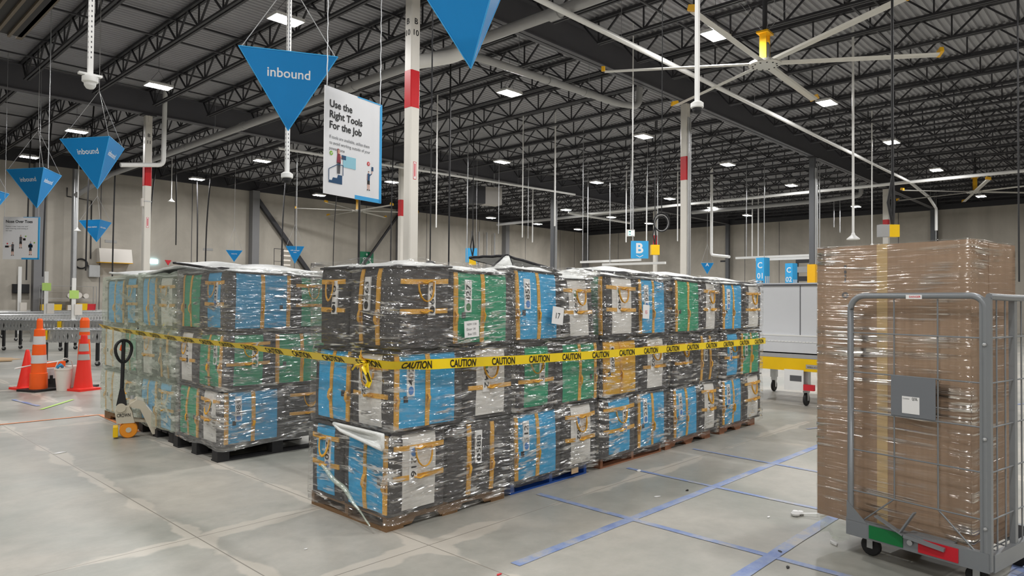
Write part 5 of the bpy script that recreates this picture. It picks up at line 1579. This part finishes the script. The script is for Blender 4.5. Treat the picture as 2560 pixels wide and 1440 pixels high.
# scanner posts with notes on the conveyors
for i, (x, y, z1, lab, nt_) in enumerate(((7.2, 36.0, 2.90, 'white scanner post left of the wall column, no note', False), (7.25, 31.9, 2.60, 'white scanner post with a light green note, centre of the three', True), (7.45, 29.0, 2.3, 'white scanner post with a light green note beside the downspout', True))):
    t = thing('scanner_post', lab, 'post', (x, y, 0))
    MB().box((-0.065, -0.04, 0.0), (0.065, 0.04, z1), 'pipe_white').build('shaft', t)
    MB().box((0.02, -0.10, 0.95), (0.26, -0.05, 1.35), 'plastic_white').build('scanner_box', t)
    if nt_: MB().box((-0.15, -0.06, z1 - 0.75), (0.15, -0.045, z1 - 0.45), 'note_green').build('green_note', t)
# wall shelf with supplies
t = thing('wire_shelf', 'clear supply shelf standing against the left wall behind the conveyors', 'shelf', (7.9, 35.4, 0))
for z in (1.02, 1.55, 2.1): MB().box((0, 0, z - 0.015), (2.1, 0.45, z), 'pipe_grey').build('shelf_board', t)
for x in (0, 2.1):
    for y in (0, 0.45): MB().tube([(x, y, 0), (x, y, 2.1)], 0.015, 'galv', 6).build('leg', t)
for a, bx, z, m, lab in (((0.02, .05), (0.75, .4), (1.02, 1.28), 'safety_yellow', 'yellow storage bin at the left on the lower supply shelf'), ((1.35, .05), (1.75, .4), (1.02, 1.32), 'safety_yellow', 'yellow storage bin in the middle of the lower supply shelf'), ((1.76, .05), (2.08, .4), (1.02, 1.30), 'red_ink', 'red storage bin at the right on the lower supply shelf'), ((1.0, .1), (1.2, .3), (1.02, 1.25), 'plastic_white', 'white bottle between the bins on the lower supply shelf')):
    o = MB().prism([(7.9 + a[0], 35.4 + a[1], z[0]), (7.9 + bx[0], 35.4 + a[1], z[0]), (7.9 + bx[0] + .02, 35.4 + a[1], z[1]), (7.9 + a[0] - .0, 35.4 + a[1], z[1])], (0, .33, 0), m).build('storage_bin'); tag(o, lab, 'bin')
for x, r, lab in ((1.1, .12, 'dark and white roll, left, on the middle supply shelf'), (1.42, .14, 'large white roll, centre, on the middle supply shelf'), (1.72, .11, 'small white roll, right, on the middle supply shelf')):
    o = MB().lathe([(0.03, -.12), (r, -.12), (r, .12), (0.03, .12)], 'plastic_white', 14, (7.9 + x, 35.62, 1.55 + r), 'y').build('tape_roll'); tag(o, lab, 'roll')
# things on the left wall
def wallbox(name, label, a, b, m, cat, extra=None):
    t = thing(name, label, cat, ((a[0] + b[0]) / 2, YW, a[1]))
    wd, h = (b[0] - a[0]) / 2, b[1] - a[1]
    MB().box((-wd, -0.22, 0), (wd, 0, h), m).build('body', t)
    MB().box((-wd * 0.9, -0.235, h * 0.06), (wd * 0.9, -0.22, h * 0.94), m).build('cover', t)
    return t
t = thing('dock_heater', 'pale slope-fronted heater box mounted high on the left wall', 'heater', (11.0, YW - 0.01, 3.25))
MB().prism([(-0.75, 0, 0), (-0.75, -0.55, 0), (-0.75, -0.35, 0.65), (-0.75, 0, 0.65)], (1.4, 0, 0), 'plastic_white').build('body', t)
MB().box((-0.75, -0.56, -0.03), (0.66, 0, 0.0), 'yellow_paint').build('lower_edge', t)
wallbox('disconnect_box', 'grey electrical box on the left wall beside the black hose coil', (9.9, 2.55), (10.35, 3.1), 'galv', 'electrical box')
o = MB().tube([(9.62 + 0.24 * math.cos(2 * PI * i / 18), YW - 0.05, 3.15 + 0.22 * math.sin(2 * PI * i / 18)) for i in range(18)], 0.035, 'rubber', 6, closed=True).build('hose_coil'); tag(o, 'coil of black hose hanging on the left wall by the grey box', 'hose')
wallbox('mailbox', 'black wall box low on the left wall near the scanner posts', (7.0, 1.75), (7.6, 2.15), 'rubber', 'wall box')
o = MB().tube([(9.0, YW - .03, 6.6), (9.0, YW - .03, 6.2), (10.0, YW - .03, 6.1), (10.0, YW - .03, 3.4)], 0.025, 'rubber', 6).build('wall_cable'); tag(o, 'black cable running across and down the left wall', 'cable')
for x, z, i in ((10.6, 4.2, 0), (15.2, 4.1, 1), (20.1, 4.0, 2)):
    o = MB().box((x, YW - 0.02, z), (x + 0.5, YW, z + 0.12), 'pipe_grey').build('wall_marker'); tag(o, 'small dark plate on the left wall, %s of three from the left' % ORD[i], 'wall plate')
t = thing('rack_of_trays', 'stack of white trays on a stand in front of the left wall', 'tray rack', (18.6, 34.5, 0))
MB().box((-0.45, 0, 0), (-0.43, 0.03, 4.3), 'steel_dark').box((0.06, 0, 0), (0.10, 0.03, 4.3), 'steel_dark').box((-0.45, 0, 4.27), (0.1, .03, 4.3), 'steel_dark').box((-0.45, 0, 3.6), (0.1, .03, 3.62), 'steel_dark').build('stand', t)
for i in range(6): MB().box((0.1, 0, 2.9 + i * 0.25), (0.5, 0.4, 2.98 + i * 0.25), 'plastic_white').build('tray', t)

# ================================================================ hanging cables, poles and cameras
def dome_pole(label, x, y, z, wd=0.05, slots=True, big=True):
    t = thing('dome_camera', label, 'security camera', (x, y, z))
    MB().box((-wd / 2, -wd / 2, 0.10), (wd / 2, wd / 2, 8.17 - z), 'pipe_white').build('pole', t)
    if slots:
        mb = MB()
        k = 0
        zz = 0.3
        while zz < 8.0 - z:
            mb.box((-wd / 2 - 0.001, -0.006, zz), (-wd / 2, 0.006, zz + 0.022), 'grey_ink').box((-0.006, -wd / 2 - 0.001, zz), (0.006, -wd / 2, zz + 0.022), 'grey_ink'); zz += 0.06
        mb.build('slots', t)
    MB().lathe([(0.0, 0.11), (0.05, 0.11), (0.085, 0.085), (0.085, 0.03), (0.07, 0.02), (0.0, 0.02)], 'pipe_white', 20).build('mount', t)
    MB().lathe([(0.065, 0.025), (0.06, -0.015), (0.04, -0.045), (0.0, -0.058)], 'white_paint' if not big else 'rubber', 18, cap=False).build('dome', t)
    return t
dome_pole('white dome camera on a slotted pole below the big inbound pyramid', 5.13, 9.40, 3.36, 0.052)
dome_pole('white dome camera on a round pole in front of the big fan, upper right', 8.34, 4.49, 4.16, 0.05, False)
t = dome_pole('white camera with cross bracket on a slotted pole, upper left', 2.44, 9.02, 4.06, 0.05, True, False)
MB().box((-0.12, -0.03, 0.10), (0.12, 0.03, 0.125), 'pipe_white').build('bracket', t)
def access_point(label, x, y, z, r=0.02):
    t = thing('access_point', label, 'wireless access point', (x, y, z), 0, 'white access points hanging on poles')
    MB().tube([(0, 0, 0.12), (0, 0, 8.17 - z)], r, 'pipe_white', 8).build('pole', t)
    MB().lathe([(0.03, 0.16), (0.05, 0.10), (0.14, 0.02), (0.14, 0.0), (0.0, 0.0)], 'pipe_white', 14).build('body', t)
access_point('white access point on a long white pole above the brown carton', 17.04, 5.20, 3.08, 0.028)
access_point('white access point hanging before the left wall by the downspout', 8.7, 33.5, 4.4)
access_point('white access point hanging over the left stacks near the white B 11 column', 12.3, 33.0, 6.0)
access_point('white access point on a rod right of the long white pole', 24.5, 6.9, 3.4)
hc = 0
def cable(label, x, y, z0, m='rubber', r=0.012, z1=8.17, sway=0.0):
    pts = [(x + sway * math.sin(PI * i / 8) * 0.3 + sway * (1 - i / 8), y, z0 + (z1 - z0) * i / 8) for i in range(9)]
    o = MB().tube(pts, r, m, 6).build('hanging_cable')
    return tag(o, label, 'hanging cable', 'thin cables and rods hanging from the roof')
# x, y, lower end, material, radius, sway at the foot, label
CAB = [
    (10.0, 33.1, 2.5, 'rubber', .03, -.05, 'black hanging cable behind the left stacks, first right of the heater box'),
    (11.3, 31.8, 2.9, 'rubber', .03, -.35, 'black hanging cable slanting just right of the B 11 column'),
    (11.75, 31.2, 3.9, 'rubber', .025, .1, 'thin black cable, second right of the B 11 column'),
    (13.2, 32.5, 2.9, 'rubber', .03, .1, 'black hanging cable, third right of the B 11 column'),
    (13.35, 31.0, 2.8, 'rubber', .03, -.3, 'black hanging cable slanting before the grey wall column'),
    (14.2, 25.8, 2.8, 'rubber', .028, -.3, 'black cable slanting past the shift manager desk sign'),
    (13.35, 23.7, 3.4, 'galv', .012, 0, 'thin steel rod above the shift manager desk sign'),
    (16.8, 26.0, 2.9, 'rubber', .018, -.4, 'thin black cable under the far fan blade'),
    (12.66, 18.6, 2.4, 'rubber', .035, 0, 'thick black cable dropping beside the green eyewash sign'),
    (15.84, 21.05, 2.7, 'rubber', .022, -.1, 'black cable just left of the slim red banded column'),
    (16.14, 20.75, 2.7, 'rubber', .022, 0, 'black cable just right of the slim red banded column'),
    (13.03, 15.28, 3.7, 'pipe_white', .02, 0, 'white rod, first right of the B 10 column'),
    (11.95, 13.5, 2.1, 'rubber', .022, 0, 'black cable ending in a loop, right of the B 10 column'),
    (17.73, 19.0, 2.7, 'galv', .014, 0, 'thin steel rod left of the yellow pendant box'),
    (21.4, 20.95, 4.5, 'galv', .014, 0, 'thin steel rod right of the yellow pendant box'),
    (17.68, 16.15, 3.8, 'pipe_white', .02, 0, 'white rod left of the grey conduit column'),
    (22.26, 20.0, 4.3, 'galv', .014, 0, 'thin steel rod close to the grey conduit column'),
    (18.44, 15.33, 4.2, 'pipe_white', .03, 0, 'white rod right of the grey conduit column'),
    (20.72, 15.85, 3.1, 'galv', .014, 0, 'thin rod left of the B banner'),
    (13.5, 8.9, 4.4, 'pipe_white', .016, 0, 'bright white rod dropping toward the exit sign'),
    (14.7, 1.8, 2.0, 'rubber', .014, 0, 'black cable dropping behind the brown carton at the right edge'),
    (38.6, 17.25, 4.2, 'pipe_white', .035, 0, 'left rod of the pair holding the far light bar'),
    (36.9, 16.15, 4.1, 'pipe_white', .035, 0, 'right rod of the pair holding the far light bar'),
    (39.14, 13.78, 3.7, 'galv', .025, 0, 'thin rod right of the yellow column guard'),
    (41.8, 13.8, 6.0, 'galv', .025, 0, 'short rod below the far pipe, left'),
    (42.05, 13.55, 5.7, 'galv', .025, 0, 'short rod below the far pipe, right'),
    (45.86, 9.5, 5.2, 'galv', .025, 0, 'short rod near the far dark column'),
    (3.72, 16.4, 4.2, 'galv', .008, 0, 'thin cord beside the second inbound pyramid'),
    (6.22, 29.8, 2.2, 'rubber', .025, -.06, 'black cable hanging to the left scanner post'),
    (6.48, 28.1, 2.3, 'rubber', .025, -.2, 'black cable hanging to the middle scanner post'),
    (7.3, 26.5, 2.5, 'rubber', .025, -.15, 'black cable hanging in front of the downspout'),
    (26.5, 23.5, 4.6, 'pipe_white', .03, 0, 'white rod hanging before the far left wall corner'),
    (27.4, 18.4, 4.4, 'pipe_white', .03, 0, 'first white rod over the pallet light bars'),
    (27.9, 17.6, 4.3, 'pipe_white', .03, 0, 'second white rod over the pallet light bars'),
    (28.3, 16.2, 4.4, 'pipe_white', .03, 0, 'third white rod over the pallet light bars'),
]
for x, y, z, m_, r_, s_, lab in CAB: cable(lab, x, y, z, m_, r_, 8.17, s_)

# pendants on cables
def pendant(label, x, y, z, s=0.3, grey=False):
    t = thing('control_pendant', label, 'control pendant', (x, y, z), math.radians(-45), 'yellow control pendants on cables')
    MB().box((-s / 2, -s / 3, 0), (s / 2, s / 3, s * 1.2), 'safety_yellow').build('body', t)
    if grey: MB().box((-s / 2 - s * .9, -s / 3, 0.0), (-s / 2, s / 3, s * 1.2), 'pipe_grey').build('grey_cover', t)
    mb = MB()
    q = random.Random(5)
    for i in range(4): mb.tube([(0, 0, s * 1.2), (q.uniform(-.08, .08), q.uniform(-.05, .05), s * 1.2 + 0.35), (0, 0, s * 1.2 + 0.75)], 0.022, 'rubber', 6)
    mb.tube([(0, 0, s * 1.2 + .7), (0, 0, 8.17 - z)], 0.02, 'rubber', 6)
    mb.build('cable_bundle', t)
    return t
pendant('yellow pendant box with a bundle of black cable before the blue sign', 16.5, 17.4, 2.82, 0.24)
pendant('yellow pendant box right of the B banner', 21.72, 13.35, 3.3, 0.3)
pendant('yellow and grey pendant box beside the far red banded column, above the carton', 12.0, 3.08, 2.65, 0.16, True)
# coil of grey hose
t = thing('hose_coil', 'coil of grey hose hanging on a long black cable left of the white column', 'hose', (8.72, 5.25, 2.75))
d_ = Vector((0.69, -0.72, 0))
for k in range(3):
    pts = [tuple(d_ * (0.115 - .012 * k) * math.cos(2 * PI * i / 22) + Vector((0.01 * k, 0.01 * k, (0.135 - .016 * k) * math.sin(2 * PI * i / 22) - .01 * k))) for i in range(22)]
    MB().tube(pts, 0.009, 'pipe_grey' if k % 2 else 'rubber', 6, closed=True).build('loop', t)
MB().tube([(0, 0, 0.13), (0, 0, 5.42)], 0.008, 'rubber', 6).build('cable', t)
# loop of cable peeking above the nearest stack
o = MB().tube([(5.2 + d_.x * 0.07 * math.cos(a_), 6.2 + d_.y * 0.07 * math.cos(a_), 1.96 + 0.085 * math.sin(a_)) for a_ in [2 * PI * i / 16 for i in range(16)]], 0.016, 'rubber', 6, closed=True).tube([(5.2, 6.2, 2.04), (5.2, 6.2, 8.17)], 0.008, 'rubber', 6).build('cable_loop')
tag(o, 'black cable loop peeking above the green tote 427', 'cable loop')
# long lamp bars over the far work stations
def lampbar(label, a, b, r=0.06):
    t = thing('light_bar', label, 'light bar', a, 0, 'hanging white light bars')
    d = Vector(b) - Vector(a)
    MB().bar((0, 0, 0), d, 0.12, 0.10, 'pipe_white').build('housing', t)
    for f_ in (0.12, 0.88):
        p = d * f_
        MB().tube([p, p + Vector((0, 0, 8.158 - a[2]))], 0.02, 'galv', 6).build('rod', t)
    return t
lampbar('white light bar high right of the A pennant, upper of two', (31.0, 14.65, 3.70), (31.0, 10.4, 3.70))
lampbar('white light bar high right of the A pennant, lower of two', (30.6, 13.5, 3.56), (30.6, 10.3, 3.56))
lampbar('white light bar below the B banner, upper of two', (26.0, 20.0, 3.45), (26.0, 16.7, 3.45))
lampbar('white light bar below the B banner, lower of two', (25.9, 18.66, 3.29), (25.9, 15.4, 3.27))
pipe('conduit_drop', 'bright white conduit dropping and bending toward the far light bar', [(31.0, 15.9, 8.155), (31.0, 15.9, 3.9), (30.2, 14.6, 3.72)], 0.07, 'pipe_white', 8)
# unit heater under the joists
t = thing('unit_heater', 'boxy grey unit heater hanging below the joists near the wall', 'heater', (22.6, 23.2, 6.1), math.radians(-20))
MB().box((-0.6, -0.35, 0), (0.0, 0.35, 0.8), 'steel_dark').build('fan_end', t)
MB().box((0.0, -0.35, 0), (0.85, 0.35, 0.8), 'reflective_grey').build('body', t)
MB().tube([(-.4, 0, .8), (-.4, 0, 2.07)], 0.02, 'galv', 6).tube([(.6, 0, .8), (.6, 0, 2.07)], 0.02, 'galv', 6).build('hanger', t)
# dock door equipment far right
o = MB().box((36.6, 12.6, 2.75), (36.8, 14.0, 3.0), 'steel_dark').box((36.6, 12.6, 3.2), (36.8, 14.0, 3.5), 'pipe_grey').box((36.6, 12.6, 3.7), (36.8, 14.0, 4.05), 'steel_dark').box((36.65, 12.6, 0), (36.75, 12.7, 4.1), 'steel_dark').box((36.65, 13.9, 0), (36.75, 14.0, 4.1), 'steel_dark').build('guard_rack'); tag(o, 'dark horizontal guard rails behind the yellow column guard', 'guard rail')
for i, y in enumerate((26.5, 23.4, 20.5, 16.6, 13.3, 10.5, 7.3, 4.6, 1.9)):
    o = MB().box((XW - 0.02, y, 4.6), (XW, y + 0.5, 4.72), 'steel_dark').build('wall_marker'); tag(o, 'small dark plate on the right end wall, %s from the far corner' % ORD[i], 'wall plate')
o = MB().box((XW - 0.12, 25.3, 2.2), (XW, 25.9, 2.8), 'steel_dark').build('wall_marker'); tag(o, 'square dark box low on the right end wall near the A pennant', 'wall box')

mat('brown_steel', rgb(96, 86, 72), 0.5, 0, 0.1, 3)
o = MB().box((12.55, YW - 0.08, 3.3), (12.95, YW, 3.5), 'screen').build('exit_sign'); tag(o, 'small lit exit sign low on the left wall beside the B 11 column', 'exit sign')
o = MB().prism([(13.3, YW - 0.02, 3.50), (13.62, YW - 0.02, 3.50), (13.46, YW - 0.02, 3.24)], (0, 0.015, 0), 'red_ink').build('wall_sign'); tag(o, 'small red triangular sign on the left wall above the left stacks', 'wall sign')
o = MB().box((30.6, YW - 0.15, 3.7), (31.0, YW, 4.0), 'black_ink').build('wall_speaker'); tag(o, 'small black box on the left wall right of the B 10 column', 'wall box')
# dark ribbed housing of a near overhead conveyor, top left corner
t = thing('overhead_conveyor', 'dark brown underside of an overhead conveyor in the top left corner', 'overhead conveyor', (1.55, 3.0, 4.6))
MB().box((-0.16, 0, 0.0), (0.34, 6.6, 0.03), 'rubber').box((0.30, 0, 0), (0.36, 6.7, 0.16), 'brown_steel').box((-0.2, 0, 0), (-0.16, 6.7, 0.16), 'brown_steel').build('tray', t)
mb = MB()
for x in (-0.05, 0.08, 0.2): mb.box((x, 0, -0.03), (x + 0.03, 6.6, 0.0), 'brown_steel')
mb.build('runner', t)
for y in (0.6, 5.6): MB().tube([(0.0, y, 0.03), (0.0, y, 3.57)], 0.012, 'galv', 6).build('hanger', t)

# ================================================================ floor tape and litter
TZ = [0.002]
def ftape(label, a, b, wd=0.06, m='floor_tape'):
    TZ[0] += 0.0004; zt_ = TZ[0]
    a, b = Vector((*a, 0)), Vector((*b, 0))
    d = (b - a).normalized(); s = Vector((-d.y, d.x, 0))
    mb = MB()
    n = max(4, int((b - a).length / 0.15))
    mb.grid(lambda u, v: tuple(a.lerp(b, u) + s * ((v - .5) * wd * (1 + .12 * noise.noise(Vector((u * n * .7, v, a.x)))) + .012 * noise.noise(Vector((u * n * .1, 0, a.y)))) + Vector((0, 0, zt_))), n, 1, m)
    return tag(mb.build('floor_tape'), label, 'floor tape', None)
ftape('worn blue tape line parallel to the right-hand stacks, running away', (3.1, 2.87), (9.6, 2.80), 0.075)
ftape('worn blue cross tape from under the blue pallet toward the cage', (4.36, 3.78), (4.31, 0.5), 0.06)
ftape('worn blue cross tape beside the third stack', (5.64, 3.76), (5.58, 1.85), 0.05)
ftape('worn blue cross tape beside the fourth stack', (6.88, 3.74), (6.75, 1.5), 0.05)
ftape('wide blue tape line running under the left end of the roll cage', (3.6, 1.81), (6.2, 1.80), 0.085)
ftape('wide blue tape line beside the right edge of the roll cage', (4.6, 0.60), (8.0, 0.62), 0.16)
ftape('faint blue tape on the floor beyond the cart, far right', (9.0, 3.3), (14.0, 1.6), 0.05)
MATS['orange_tape'] = mat('orange_tape', rgb(226, 150, 104), 0.5, 0, 0.10, 4)
ftape('faded orange tape line leading left from the pallet jack', (3.06, 10.55), (1.9, 10.58), 0.06, 'orange_tape')
ftape('faded orange tape line running beside the far left pallet', (3.06, 10.55), (2.98, 8.9), 0.06, 'orange_tape')
ftape('short blue tape strip on the floor left of the cones', (2.55, 13.0), (2.66, 12.0), 0.06)
ftape('pale tape strip on the floor before the traffic cones', (2.60, 11.6), (3.2, 12.4), 0.05, 'note_green')
def scrap(label, x, y, r, m, rz=0.0, h=0.004, el=2.2):
    mb = MB()
    q = random.Random(int(x * 100 + y * 10))
    pts = [(r * el * math.cos(2 * PI * i / 9) * q.uniform(.6, 1.1), r * math.sin(2 * PI * i / 9) * q.uniform(.6, 1.1), 0.002) for i in range(9)]
    mb.prism(pts, (0, 0, h), m)
    return tag(mb.build('floor_scrap', None, (x, y, 0), rz), label, 'scrap')
scrap('white paper scrap on the floor left of the black pallet', 2.02, 8.25, 0.035, 'paper', .3)
scrap('white scrap on the floor between the stacks and the tape', 4.98, 3.03, 0.016, 'paper', -.4)
scrap('dark sliver on the floor near the second tape crossing', 5.33, 2.95, 0.012, 'black_ink', .2)
scrap('small white scrap beside the long blue tape line', 5.1, 2.15, 0.010, 'paper')
scrap('white plastic piece on the floor left of the roll cage', 4.85, 1.60, 0.02, 'paper', .9, 0.012)
scrap('black crumb of tape at the near blue crossing', 4.45, 1.80, 0.012, 'black_ink', .8)
scrap('second black crumb of tape at the near blue crossing', 4.22, 1.66, 0.012, 'black_ink', .2)
scrap('tiny orange scrap on the floor at the bottom of the view', 2.92, 2.83, 0.010, 'red_ink')
scrap('tiny white scrap on the floor before the nearest stack', 2.35, 4.0, 0.006, 'paper')
scrap('white crumb under the third stack pallet edge', 5.62, 3.62, 0.02, 'paper', .3)
t = thing('film_scrap', 'crumpled white scrap with a tail of film left of the carton', 'scrap', (5.28, 2.02, 0))
MB().lathe([(0.0, 0), (0.03, 0.005), (0.035, 0.02), (0.02, 0.04), (0.0, 0.042)], 'paper', 9).lathe([(0.0, 0), (0.025, 0.005), (0.02, 0.03), (0.0, 0.034)], 'paper', 7, (0.05, -0.02, 0)).build('crumple', t)
MB().bar((0.02, 0, 0.015), (0.12, -0.22, 0.04), 0.02, 0.003, 'paper').build('tail', t)
